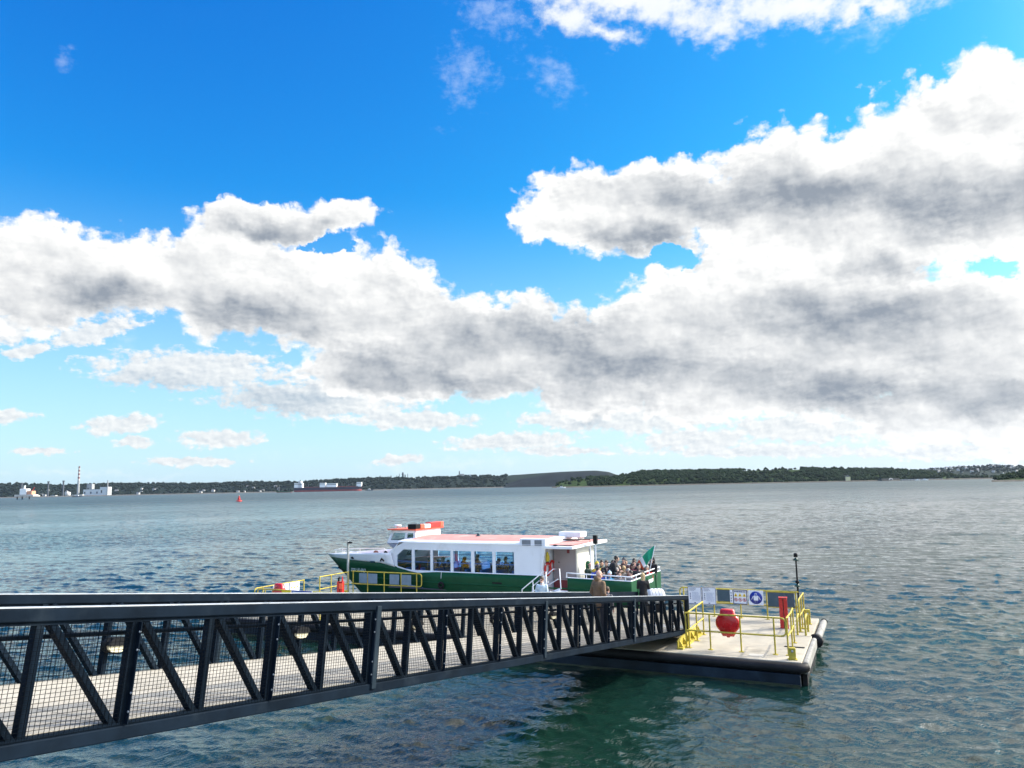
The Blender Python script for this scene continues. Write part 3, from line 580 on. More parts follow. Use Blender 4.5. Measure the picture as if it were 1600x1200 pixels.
# back rail with signs
rail('sign_rail','yellow back rail of the right hand end carrying the row of signs',[([(-1.3,6.1),(3.05,6.1)],(1.06,.52),[(-1.28,6.1),(-.1,6.1),(.92,6.1),(1.9,6.1),(2.95,6.1)],[(-1.3,6.1,-1,0)])])
def panel(name,label,cat,x0,x1,z0,z1,y,m,frame=None,t=.02,fw_=.03):
    o=T(name,label,cat,None,0)
    MB().box(x0,x1,y-t,y,z0,z1).build('board',m,o)
    if frame:
        mb=MB()
        for a in ((x0,x1,z0,z0+fw_),(x0,x1,z1-fw_,z1),(x0,x0+fw_,z0+fw_,z1-fw_),(x1-fw_,x1,z0+fw_,z1-fw_)): mb.box(a[0],a[1],y-t-.012,y-t-.002,a[2],a[3])
        mb.build('border',frame,o)
    return o
def textlines(o,x0,x1,z0,z1,y,n,seed,m,ragged=.5,h=.35):
    r=random.Random(seed); mb=MB(); dz=(z1-z0)/n
    for i in range(n):
        zz=z1-dz*(i+.5); x=x0; end=x0+(x1-x0)*(1-ragged*r.random())
        while x<end:
            w=r.uniform(.02,.06); mb.box(x,min(x+w,x1),y-.004,y-.001,zz-dz*h/2,zz+dz*h/2); x+=w+.012
    mb.build('text_lines',m,o)
YS=6.04
M_inkl=mat('pale ink',(.16,.22,.38),.5)
for x0,x1,lab,sd_ in ((-1.09,-.55,'left of the two tall white notice boards beside the gangway end',1),(-.53,.01,'right of the two tall white notice boards beside the gangway end',2)):
    o=panel('notice_board',lab,'sign',x0,x1,1.10,1.76,YS,M_sign,M_ink,fw_=.018)
    textlines(o,x0+.07,x1-.2,1.60,1.72,YS-.022,4,sd_,M_ink,.4); textlines(o,x0+.17,x1-.06,1.22,1.56,YS-.022,11,sd_+5,M_inkl,.25,.3)
    for k_ in range(4): MB().lathe((x0+.10,YS-.022,1.50-k_*.065),[(0,-.004),(.022,-.004),(.022,-.001),(0,-.001)],10,'y').build('symbol',M_ink,o)
    MB().box((x0+x1)/2-.03,(x0+x1)/2+.03,YS-.026,YS-.022,1.14,1.17).build('emblem',M_ink,o)
def slate(x0,x1,z0,z1,lab,y=YS+.02):
    o=panel('blank_panel',lab,'panel',x0,x1,z0,z1,y,M_teal)
    mb=MB(); mb.tube([(x0-.05,y,z1+.02),(x1+.05,y,z1+.02)],.022,6); mb.build('frame_bar',M_yel2,o); MB().tube([(x0-.05,y,z0-.02),(x1+.05,y,z0-.02)],.022,6).build('frame_bar',M_yel2,o)
slate(.06,.54,1.25,1.68,'small slate blue panel in yellow frame left of the warning sign')
o=slate(1.95,2.90,1.14,1.66,'long slate blue panel in yellow frame behind the red cabinet')
o=panel('tide_scale','narrow white strip with dark marks left of the warning sign','sign',.55,.645,1.22,1.70,YS,M_sign)
for k_ in range(4): MB().box(.575,.62,YS-.026,YS-.021,1.27+.1*k_,1.30+.1*k_).build('mark',M_ink,o)
WS=panel('warning_sign','white sign with three yellow triangles above three prohibition circles','sign',.66,1.20,1.17,1.72,YS,M_sign,M_ink,fw_=.03)
textlines(WS,.72,1.14,1.615,1.665,YS-.022,1,9,M_ink,.05,.8)
for k_ in range(3):
    cx=.77+.16*k_; q=MB().prism([(cx-.07,1.46),(cx+.07,1.46),(cx,1.59)],YS-.026,YS-.021,'y').build('warning_triangle',M_syel,WS); MB().prism([(cx-.02,1.475),(cx+.02,1.475),(cx,1.54)],YS-.030,YS-.027,'y').build('symbol',M_black,q)
    q=MB().lathe((cx,YS-.022,1.34),[(.048,-.004),(.066,-.004),(.066,-.001)],18,'y').build('prohibition_ring',mat('sign red',(.45,.02,.02),.4),WS)
    MB().bar((cx-.045,YS-.025,1.385),(cx+.045,YS-.025,1.295),.004,.014).build('slash',MATS['sign red'],q); MB().box(cx-.018,cx+.018,YS-.024,YS-.0215,1.315,1.37).build('symbol',M_black,q)
MS=panel('lifejacket_sign','white square sign with blue disc showing a white lifejacket figure','sign',1.25,1.79,1.17,1.71,YS,M_sign)
MB().lathe((1.52,YS-.022,1.44),[(0,-.004),(.235,-.004),(.235,-.001),(0,-.001)],28,'y').build('blue_disc',M_blue,MS)
yy=YS-.031
mb=MB(); mb.prism([(1.43,1.50),(1.47,1.53),(1.50,1.50),(1.54,1.50),(1.57,1.53),(1.61,1.50),(1.60,1.34),(1.44,1.34)],yy,yy+.004,'y').build('lifejacket',M_sign,MS)
MB().lathe((1.52,yy,1.575),[(.030,0),(.045,0),(.045,.004)],14,'y').build('head_outline',M_sign,MS)
for sx in (-1,1):
    MB().bar((1.52+sx*.105,yy,1.49),(1.52+sx*.16,yy,1.37),.004,.022).build('arm',M_sign,MS); MB().bar((1.52+sx*.035,yy,1.325),(1.52+sx*.035,yy,1.255),.004,.03).build('leg',M_sign,MS)
# lifebuoy housings (two: right end and left end)
def housing(name,label,cx,z0,y,rz=0,s=1.0):
    t=thing(name,label,'lifebuoy housing',fr(cx,y,z0),RZ+rz)
    def oct_(sx,sz): return [(math.cos(a)*.375*sx*(1 if abs(math.sin(a))<.95 else 1),.42+math.sin(a)*.37*sz) for a in [math.pi*2*k/22 for k in range(22)]]
    out=[(-.17,.0),(.17,.0),(.21,.07)]+[(.375*math.cos(a),.40+.33*math.sin(a)) for a in [R_(v) for v in range(-52,50,12)]]+[(.235,.66),(.215,.80),(.17,.83),(-.17,.83),(-.215,.80),(-.235,.66)]+[(-.375*math.cos(a),.40+.33*math.sin(a)) for a in [R_(v) for v in range(50,-54,-12)]]+[(-.21,.07)]
    out=[(a*s,b*s) for a,b in out]
    mid=[(a*.93,b*.97+.012) for a,b in out]
    mb=MB(); n=len(out); V=[(a,.11,b) for a,b in mid]+[(a,.06,b) for a,b in out]+[(a,-.03,b) for a,b in out]+[(a*.82,-.09,.42*s+(b-.42*s)*.9) for a,b in out]
    Fc=[tuple(range(n))]+[(k*n+i,k*n+(i+1)%n,(k+1)*n+(i+1)%n,(k+1)*n+i) for k in range(3) for i in range(n)]+[tuple(range(3*n,4*n))[::-1]]
    mb.add(V,Fc,True); o=mb.build('shell',mat('glossy red plastic',(.55,.008,.012),.28,var=.06,vscale=4,coat=.3),t,bevel=0)
    MB().lathe((0,-.095,.42*s),[(.0,-.004),(.10*s,-.004),(.16*s,.004)],20,'y').build('boss',MATS['glossy red plastic'],t)
    MB().box(-.12,.12,-.098,-.088,.66*s,.675*s).build('lid_seam',M_black,t); MB().lathe((0,0,-.03),[(.0,0),(.05,.0),(.06,.03)],10).build('drain_nub',MATS['glossy red plastic'],t)
    MB().box(-.05,.05,.11,.16,.3*s,.6*s).build('bracket',M_steel,t)
    return t
housing('lifebuoy_housing','red plastic lifebuoy housing on the front rail right of the gangway',1.67,1.07,-.075+.20)
housing('lifebuoy_housing','red plastic lifebuoy housing on the far left front rail',-17.02,1.12,.2,0,1.02)
# red cabinet
def cabinet(x,y,lab,h=1.05):
    t=thing('fire_cabinet',lab,'fire cabinet',fr(x,y,.65),RZ+R_(8))
    MB().box(-.14,-.012,-.10,.10,.0,h).build('cabinet_half',M_red,t,bevel=.01); MB().box(.012,.14,-.10,.10,.0,h-.02).build('cabinet_half',M_red,t,bevel=.01)
    MB().box(-.010,.010,-.09,.09,0,h-.04).build('post',M_black,t); MB().box(-.15,.15,-.11,.11,h+.002,h+.022).build('lid',M_red,t); return t
cabinet(2.72,4.5,'tall red double fire cabinet standing on the right end of the deck')
t=cabinet(-17.35,4.6,'red fire point with extinguisher heads behind the far left front rail',.85)
MB().tube([(-.1,0,.88),(-.1,0,1.02),(-.03,0,1.06)],.045,8).build('valve',M_black,t); MB().tube([(.1,0,.85),(.1,0,1.12)],[.05,.02],8).build('cone',M_red,t); MB().box(.0,.2,-.14,-.125,.55,.80).build('notice',mat('orange red notice',(.8,.12,.05),.5),t)
def bollard(x,y,h,lab):
    t=thing('mooring_bollard',lab,'bollard',fr(x,y,.65),RZ+R_(10))
    MB().box(-.13,.13,-.11,.11,0.001,.02).build('base_plate',M_yel2,t); MB().prism([(-.10,.021),(.10,.021),(.10,h),(-.10,h)],-.07,.07,'y').build('body',M_yel2,t,bevel=.02); MB().lathe((0,-.075,h*.72),[(0,-.006),(.03,-.006),(.035,0)],10,'y').build('eye',M_steel,t)
bollard(3.62,-.50,.34,'stubby yellow bollard at the front right corner'); bollard(3.38,5.6,.52,'yellow bollard beside the hoop ladder at the back right'); bollard(-17.9,5.6,.32,'small yellow bollard at the foot of the lamp post')
t=T('hoop_ladder','yellow arched ladder hoops on the right edge of the deck','ladder',None,.65)
for x in (3.30,3.56):
    q=[(x,3.35,0)]+[(x,3.35+.36-.36*math.cos(a),.34+.30*math.sin(a)) for a in [math.pi*k/8 for k in range(9)]]+[(x,4.07,0)]
    MB().tube(q,.035,8).build('hoop',M_yel2,t)
mb=MB(); MB().bar((3.30,4.07,.1),(3.56,4.07,.1),.04,.04).build('rung',M_yel2,t)
t=T('navigation_light_pole','thin dark pole with two lantern brackets behind the right end signs','light pole',None,.65)
MB().tube([(3.02,6.3,0),(3.02,6.3,2.30)],[.040,.028],8).build('pole',M_black,t)
for z in (1.22,2.18): q=MB().lathe((3.02,6.3,z),[(.03,0),(.13,.02),(.05,.09),(.03,.12)],12).build('collar',mat('dark green paint',(.01,.05,.04),.5),t)
MB().lathe((3.02,6.3,2.32),[(0,0),(.07,0),(.075,.11),(.05,.15),(0,.15)],12).build('lantern',M_black,t); MB().lathe((3.02,6.3,1.36),[(.03,0),(.07,.0),(.07,.09),(.03,.1)],12).build('lantern',M_black,t)
# left end
rail('guard_rail','yellow guard rail around the far left end with white warning signs',[([(-18.12,.05),(-18.15,3.0)],(1.1,.55),[(-18.12,.4),(-18.13,1.5),(-18.15,2.98)],[(-18.12,.05,0,-1)])])
rail('guard_rail','yellow front guard rail of the far left end with blue and white banners',[([(-17.9,0),(-13.7,0)],(1.08,.55),[(-17.6,0),(-16.6,0),(-15.6,0),(-14.6,0),(-13.8,0)],[(-17.9,0,-1,0),(-13.7,0,1,0)])])
rail('guard_rail','yellow rail of the far left end between the gap and the lamp post',[([(-18.15,4.04),(-18.2,6.25)],(1.12,.55),[(-18.15,4.06),(-18.17,4.9),(-18.2,6.2)],[])])
rail('guard_rail','yellow back rail of the far left end with grey panels beside the bow',[([(-18.1,6.35),(-14.05,6.35)],(1.15,.55),[(-18.0,6.35),(-17.1,6.35),(-16.1,6.35),(-15.1,6.35),(-14.2,6.35)],[(-14.05,6.35,1,0)])])
for i,(x0,x1) in enumerate(((-17.6,-17.12),(-17.05,-16.5),(-15.75,-15.2),(-15.05,-14.5))):
    o=panel('blank_panel',('leftmost','second','third','rightmost')[i]+' grey panel on the far left back rail','panel',x0,x1,1.25,1.72,6.33,mat('grey panel',(.13,.20,.27),.5)); 
for x0,x1,lab,z0,z1 in ((0.95,1.9,'white sign with one yellow triangle on the far left side rail',1.25,1.74),(1.95,2.6,'white sign with three small yellow triangles on the far left side rail',1.25,1.74)):
    t=T('side_sign',lab,'sign'); MB().box(-18.10,-18.075,x0,x1,z0,z1).build('board',M_sign,t); MB().box(-18.074,-18.07,x0,x0+.03,z0,z1).build('border',M_ink,t)
    for yy_ in ((1.42,) if x0<1.5 else (2.1,2.3,2.48)):
        s=.09 if x0<1.5 else .06; MB().prism([(yy_-s,1.48),(yy_+s,1.48),(yy_,1.48+s*1.8)],-18.074,-18.068,'x').build('warning_triangle',M_syel,t)
t=panel('yellow_sign','yellow sign right of the far left lifebuoy housing','sign',-16.62,-16.12,1.22,1.72,-.035,M_syel)
textlines(t,-16.55,-16.2,1.45,1.65,-.057,3,12,M_black,.3)
def lettering(txt,size,m,parent,loc,rot,name='lettering',ext=.004,align='CENTER',sx=1):
    cu=bpy.data.curves.new(name,'FONT'); cu.body=txt; cu.size=size; cu.extrude=ext; cu.align_x=align; cu.align_y='CENTER'
    tmp=bpy.data.objects.new(name,cu); scn.collection.objects.link(tmp); dg=bpy.context.evaluated_depsgraph_get(); me=bpy.data.meshes.new_from_object(tmp.evaluated_get(dg)); bpy.data.objects.remove(tmp)
    me.name=name; me.materials.clear(); me.materials.append(m); o=bpy.data.objects.new(name,me); scn.collection.objects.link(o); o.parent=parent; o.location=loc; o.rotation_euler=rot; o.scale=(sx,1,1); return o
t=panel('name_banner','white banner with dark blue lettering on the far left front rail','sign',-16.08,-14.98,1.30,1.76,-.035,M_sign,M_blue,fw_=.05)
lettering('BEARTA LIOSEAN',.17,M_blue,t,(-15.53,-.075,1.545),(R_(90),0,0),sx=.82)
t=panel('name_banner','pale blue banner with small lettering right of the first banner','sign',-14.75,-13.65,1.30,1.73,-.035,mat('pale blue sheet',(.45,.60,.78),.4),M_ink,fw_=.04)
textlines(t,-14.5,-13.95,1.50,1.60,-.06,1,4,M_blue,.1,.7)
t=T('lamp_post','grey hooked lamp post beside the bow of the boat','lamp post',None,.65)
MB().tube([(-18.45,6.5,0),(-18.45,6.5,2.35),(-18.44,6.47,2.48),(-18.38,6.4,2.56),(-18.3,6.35,2.58)],[.06]*2+[.05,.045,.045],8).build('pole',M_steel,t); MB().ell((-18.2,6.33,2.55),.16,.07,.05).build('lamp_head',M_black,t)
# ---------------------------------------------------------------- gangway bridge
SL=.1265; SA=math.atan(SL)
ztop=lambda y: 2.03+(1.7-y)*SL
M_nav=mat('dark navy steel',(.0060,.0115,.020),.6,var=.25,vscale=2.0,bump=.05,bscale=30,spec=.03,dirt=(.016,.024,.034),dscale=1.6)
M_navl=mat('blue grey steel',(.016,.026,.037),.6,spec=.05,var=.15,vscale=2.0,dirt=(.03,.04,.05),dscale=2)
M_grit=mat('pale grit deck',(.36,.335,.285),.85,var=.12,vscale=1.5,bump=.3,bscale=80,dirt=(.26,.245,.21),dscale=.9)
M_mesh=mat('mesh wire',(.0022,.0035,.0055),.8,var=.1,spec=.02)
M_toplight=mat('painted top highlight',(.42,.45,.49),.4,var=.15,vscale=3,dirt=(.12,.14,.16),dscale=2)  # sun and sky highlight on the chord tops, put into a pale colour
B=thing('gangway_bridge','sloping dark navy truss gangway with mesh sides and pale deck','gangway',fr(0,1.7,0.65),RZ)
def bp(x,y,z): return (x,y-1.7,z-.65)     # frame -> bridge local
Y0=-27.0; Y1=1.7; NK=range(-7,24); yk=lambda k:-20.73+.966*k
up=Vector((0,math.sin(SA),math.cos(SA)))
def zb(y): return ztop(y)-1.26
def truss(x,far):
    s=-1 if far else 1
    ztop=(lambda y: 2.03+(1.7-y)*SL-.022) if far else (lambda y: 2.03+(1.7-y)*SL)
    zb=lambda y: ztop(y)-1.26
    MB().bar(bp(x,Y0,ztop(Y0)-.06),bp(x,Y1,ztop(Y1)-.06),.12,.12,up).build('top_chord',M_nav,B,bevel=.012)
    MB().bar(bp(x,Y0,ztop(Y0)+.005),bp(x,Y1,ztop(Y1)+.005),.124,.008,up).build('top_highlight_strip',M_toplight,B)  # thin strip added to carry the painted highlight along the chord's top
    MB().bar(bp(x,Y0,zb(Y0)+.065),bp(x,Y1,zb(Y1)+.065),.11,.13,up).build('bottom_chord',M_nav,B,bevel=.012)
    MB().bar(bp(x,Y0,ztop(Y0)-.138),bp(x,Y1,ztop(Y1)-.138),.06,.028,up).build('mesh_top_angle',M_nav,B)
    MB().bar(bp(x,Y0,zb(Y0)+.146),bp(x,Y1,zb(Y1)+.146),.06,.026,up).build('mesh_bottom_angle',M_nav,B)
    h=1.26*math.cos(SA)
    for k in NK:
        y=yk(k); b=Vector(bp(x,y,zb(y)))+up*.131; t_=b+up*(h-.131-.121); xo=Vector((-.02*s,0,0))
        MB().bar(b+xo,t_+xo,.07,.088,(1,0,0)).build('upright',M_nav,B)
        if k<23:
            y2=yk(k+1); b2=Vector(bp(x,y2-.07,zb(y2-.07)))+up*.131; t2=Vector(bp(x,y+.10,zb(y+.10)))+up*(h-.121)
            MB().bar(b2+xo*1.6,t2+xo*1.6,.06,.10,(1,0,0)).build('diagonal',M_nav,B)
    for k in (-1,5,11,17):
        y=yk(k)+.09; b=Vector(bp(x+.03*s,y,zb(y)))+up*.06; t_=b+up*(h-.12)
        MB().bar(b,t_,.10,.11,(1,0,0)).build('joint_post',M_navl,B,bevel=.008)
    for k in range(-7,23,2):   # mesh panels, two bays each
        ya=yk(k)+.05; yb=yk(k+2)-.02 if k+2<=23 else Y1-.05; xm=x+.045*s
        mb=MB(); A=Vector(bp(xm,ya,zb(ya)))+up*.14; Bv=Vector(bp(xm,yb,zb(yb)))+up*.14; hh=h-.29; d=(Bv-A); n=max(2,int(d.length/.048)); sp=.037 
        for j in range(int(hh/sp)+1): mb.bar(A+up*(j*sp),Bv+up*(j*sp),.0038,.0038,up)
        for i in range(n+1): p=A+d*(i/n); mb.bar(p,p+up*hh,.0038,.0038,(1,0,0))
        mb.build('mesh_panel',M_mesh,B,fix=False)
        if not far:
            p=A-(d.normalized())*.02; MB().bar(p+Vector((.012*s,0,0)),p+up*hh+Vector((.012*s,0,0)),.012,.05,(1,0,0)).build('panel_frame',M_nav,B)
            for f in (.12,.30,.72,.9): MB().ell(p+up*hh*f+Vector((.024*s,0,0)),.014,n=8,m=5).build('bolt',M_steel,B)
    xr=x-.16*s; dz=-.27
    MB().tube([bp(xr,Y0,ztop(Y0)+dz),bp(xr,Y1,ztop(Y1)+dz)],.022,8).build('handrail',M_nav,B)
truss(0,False); truss(-3.05,True)
mb=MB(); fl=lambda y:zb(y)+.165
for k in range(-4,14):
    a=Y0+k*0
NY=16
for i in range(NY):
    ya=Y0+(Y1-Y0)*i/NY; yb=Y0+(Y1-Y0)*(i+1)/NY-.012
    for xa,xb in ((-2.99,-1.525),(-1.505,-.06)):
        o=MB().hexa([bp(xa,ya,fl(ya)-.05),bp(xb,ya,fl(ya)-.05),bp(xb,yb,fl(yb)-.05),bp(xa,yb,fl(yb)-.05)],[bp(xa,ya,fl(ya)),bp(xb,ya,fl(ya)),bp(xb,yb,fl(yb)),bp(xa,yb,fl(yb))]).build('deck_panel',M_grit,B)
for i in range(24):
    y=Y0+.6+i*1.2; MB().bar(bp(-2.98,y,fl(y)-.11),bp(-.07,y,fl(y)-.11),.08,.10).build('cross_beam',M_nav,B)
# end frames and landing flap
for x in (0,-3.05): MB().bar(bp(x,Y1+.03,zb(Y1)),bp(x,Y1+.03,ztop(Y1)),.09,.09,(1,0,0)).build('end_post',M_nav,B)
MB().prism([(0,fl(1.7)-.65),(1.9,.03),(1.9,.005),(0,fl(1.7)-.75)],-2.9,-.15,'x').build('landing_flap',M_steel,B)
mb=MB(); q=[bp(-3.02,1.8,ztop(1.8)-.10),bp(-3.02,5.5,ztop(5.5)-.08),bp(-3.02,5.9,ztop(5.9)-.35)]
MB().bar(q[0],q[1],.10,.15,up).build('landing_rail',M_nav,B); 
for y in (3.2,4.4,5.45): MB().bar(bp(-3.02,y,.66),bp(-3.02,y,ztop(y)-.1),.07,.07,(1,0,0)).build('landing_post',M_nav,B)
# bulkhead lamps on the far truss
M_lamp=mat('cream lamp glass',(.62,.58,.42),.35,var=.05)
for i,y in enumerate((-25,-21.4,-17.71,-14.07,-10.4,-6.75,-3.1)):
    t=thing('bulkhead_lamp',('oval bulkhead lamp with black hood on the far truss, '+('leftmost in view','second in view','third in view','fourth in view','nearest the pontoon')[max(0,i-2)]) if i>1 else 'oval bulkhead lamp on the far truss beyond the left edge of the picture','lamp',fr(-2.90,y,ztop(y)-.70),RZ-0,'bulkhead lamps along the gangway')
    t.rotation_euler=(math.atan(-SL),0,RZ)
    a=[2*math.pi*k/20 for k in range(20)]; ov=[(.19*math.copysign(abs(math.cos(v))**.8,math.cos(v)),.11*math.copysign(abs(math.sin(v))**.8,math.sin(v))) for v in a]
    MB().prism(ov,-.02,.05,'x').build('back_plate',M_black,t)
    lo=[(u*.84,max(-.09,v*.84)) for u,v in ov]; lo=[(u,v if v<0 else 0.0) for u,v in lo]
    MB().prism([(u,v) for u,v in lo if v<0]+[(.15,0),(-.15,0)][::1] if False else [(-.155,0),(-.145,-.045),(-.10,-.082),(0,-.092),(.10,-.082),(.145,-.045),(.155,0)],.051,.09,'x').build('lens',M_lamp,t)
    MB().prism([(-.175,0.002),(.175,.002),(.165,.05),(.11,.095),(0,.106),(-.11,.095),(-.165,.05)],.051,.12,'x').build('hood',M_black,t)
# ---------------------------------------------------------------- ferry: local x aft, y away from the pontoon, z up; x=12-w, y=t-9.5
FB=thing('ferry_boat','white and dark green passenger boat moored behind the pontoon, open stern deck crowded','boat',fr(-12,9.5,0),RZ)
M_green=mat('dark green hull paint',(.004,.062,.024),.5,var=.15,vscale=.8,spec=.2,dirt=(.012,.085,.04),dscale=.7)
M_bw=mat('boat white',(.74,.76,.80),.35,var=.03,vscale=.8,dirt=(.62,.63,.64),dscale=.9)
M_pink=mat('faded pink roof',(.52,.22,.20),.75,var=.12,vscale=1.5,dirt=(.60,.42,.38),dscale=1.2)
M_ored=mat('orange red trim',(.62,.10,.05),.5,var=.1); M_orange=mat('orange box',(.80,.20,.03),.5,var=.1)
M_louv=mat('grey louvre',(.17,.19,.22),.6,var=.1); M_mauve=mat('mauve grey door',(.30,.26,.27),.6,var=.05,vscale=1)
G_win=glass('tinted cabin glass',(.58,.82,1.0),.03); G_clear=glass('wheelhouse glass',(.6,.7,.75),.06)
M_seat=mat('seat grey blue',(.05,.14,.36),.7); M_int=mat('cabin lining',(.5,.52,.54),.7)
ip=lambda xs,ys,x: float(np.interp(x,xs,ys))
wst=lambda z: 19.6+1.16*z
def half(w,z):
    Bz=ip([-.5,0,.6,1.2,3],[1.5,1.95,2.12,2.2,2.2],z); w0=ip([-.5,0,2,3],[9,10.5,13.2,13.6],z); p=ip([-.5,0,2],[1.5,1.6,2.15],z)
    if w<=w0: return Bz
    return max(0.012,Bz*(1-min(1,(w-w0)/(wst(z)-w0))**p))
zg=lambda w: ip([3.8,6.80,6.82,8.05,8.07,13.6,15.0,16.9,22],[1.69,1.75,1.12,1.12,1.80,1.80,1.71,2.10,2.16],w)
zt=lambda w: ip([16.0,16.9,19,21.6,22.5],[2.62,2.60,2.44,2.27,2.24],w)
ws=[3.87,5,6,6.80,6.82,7.4,8.05,8.07]+[8.8+.7*i for i in range(8)]+[14.3,14.8,15.4,15.8,16.12,16.5,17]+[17.5+.33*i for i in range(11)]
def skin_sheet(rows,sgn):
    V=[];F=[];n=len(rows[0])
    for r in rows: V+=r
    for i in range(len(rows)-1):
        for j in range(n-1): q=i*n+j; F.append((q,q+1,q+n+1,q+n))
    return V,F
def hull_rows(zlo,zhi,nz,w_from,sgn):
    """rows of points; each column leans with the stem so that it ends on it"""
    cols=[w for w in ws if w>=w_from]; wl=cols[-1]; rows=[]
    wend=22.0
    for w in cols:
        r=[]
        for k in range(nz+1):
            f=k/nz; zl,zh=zlo(w),zhi(w); z=zl+(zh-zl)*f
            u=max(0,(w-14))/(21.13-14); ww=w if u==0 else 14+u*(wst(z)-14)
            r.append((12-ww,sgn*half(ww,z) if u<.999 else sgn*.012,z))
        rows.append(r)
    return rows
ws[-1]=21.13
for sgn in (-1,1):
    V,F=skin_sheet(hull_rows(lambda w:-.5,zg,9,3.8,sgn),sgn); mb=MB(); mb.add(V,F,True); 
    if sgn<0: hullv=mb
    else:
        o=len(hullv.v); hullv.add(V,F,True)
# transom and bottom
tr=[(8.13,-half(3.87,z),z) for z in (-.5,0,.6,1.2,1.69)]+[(8.13,half(3.87,z),z) for z in (1.69,1.2,.6,0,-.5)]
hullv.add(tr,[tuple(range(10))])
hull=hullv.build('hull',M_green,FB,fix=False); so_=hull.modifiers.new('s','SOLIDIFY'); so_.thickness=.05; so_.offset=0
wb=MB()
for sgn in (-1,1): V,F=skin_sheet(hull_rows(lambda w:zg(w)+.003,zt,5,16.1,sgn),sgn); wb.add(V,F,True)
o=wb.build('bow_bulwark',M_bw,FB,fix=False); so_=o.modifiers.new('s','SOLIDIFY'); so_.thickness=.05; so_.offset=0
mb=MB(); q=[(12-w,-half(w,1.9)+.04,2.14) for w in np.linspace(15.2,21.4,14)]; q2=[(x,-y,z) for x,y,z in q]
mb.add(q+q2,[(i,i+1,i+15,i+14) for i in range(13)]); mb.build('foredeck',M_pink,FB)
MB().box(3.85,8.10,-2.12,2.12,.90,.95).build('stern_deck',mat('red deck paint',(.24,.05,.045),.8,var=.15),FB)
MB().box(-4.6,3.84,-2.12,2.12,.93,.98).build('cabin_floor',mat('dark cabin floor',(.06,.07,.08),.8),FB)
for sgn in (-1,1):   # rubbing strake, cap rail
    mb=MB(); mb.tube([(12-w,sgn*(half(w,1.28)+.02),1.28) for w in np.linspace(3.9,19.5,26)],.035,6); mb.build('rubbing_strake',M_green,FB)
    MB().tube([(12-w,sgn*(half(w,1.7)),zg(w)+.01) for w in np.linspace(3.87,6.78,7)],.03,6).build('cap_rail',M_bw,FB)
    MB().tube([(12-w,sgn*(half(w,1.8)+.0),zg(w)+.01) for w in list(np.linspace(8.1,16.9,18))],.028,6).build('cap_rail',M_bw,FB)
    # stern guard rail
    zz=lambda w: ip([3.87,6.8],[1.88,1.96],w)
    rr_=MB().tube([(5.15,sgn*2.18,1.76),(5.16,sgn*2.18,1.97)]+[(12-w,sgn*2.18,zz(w)) for w in (6.6,5,3.9)],.028,8).build('stern_rail',M_bw,FB)
    for w in (5.9,5.0,4.1): MB().tube([(12-w,sgn*2.18,1.69),(12-w,sgn*2.18,zz(w))],.022,6).build('stanchion',M_bw,rr_)
rr_=MB().tube([(8.12,-2.18,1.88),(8.12,2.18,1.88)],.028,8).build('stern_rail',M_bw,FB)
for y in (-1.4,-.5,.5,1.4,2.15): MB().tube([(8.12,y,1.69),(8.12,y,1.88)],.022,6).build('stanchion',M_bw,rr_)
MB().tube([(8.13,-2.18,1.70),(8.13,2.18,1.70)],.03,6).build('cap_rail',M_bw,FB)
mb=MB(); r_=random.Random(4)
for y0,n in ((-.9,4),(.2,4)):
    for i in range(n): mb.box(8.165,8.175,y0+i*.19,y0+i*.19+.13,1.33+.02*(i%2),1.50)
mb.build('name_lettering',M_bw,FB)
for y in (-1.35,.0,1.35): MB().box(8.16,8.19,y-.03,y+.03,-.3,1.6).build('transom_rib',M_green,FB)
lettering('SPIKE ISLAND',.30,mat('faded lettering',(.45,.52,.52),.6),FB,(12-19.35,-half(19.35,1.6)-.10,1.60),(R_(78),0,R_(-24)),'bow_lettering',sx=.9)
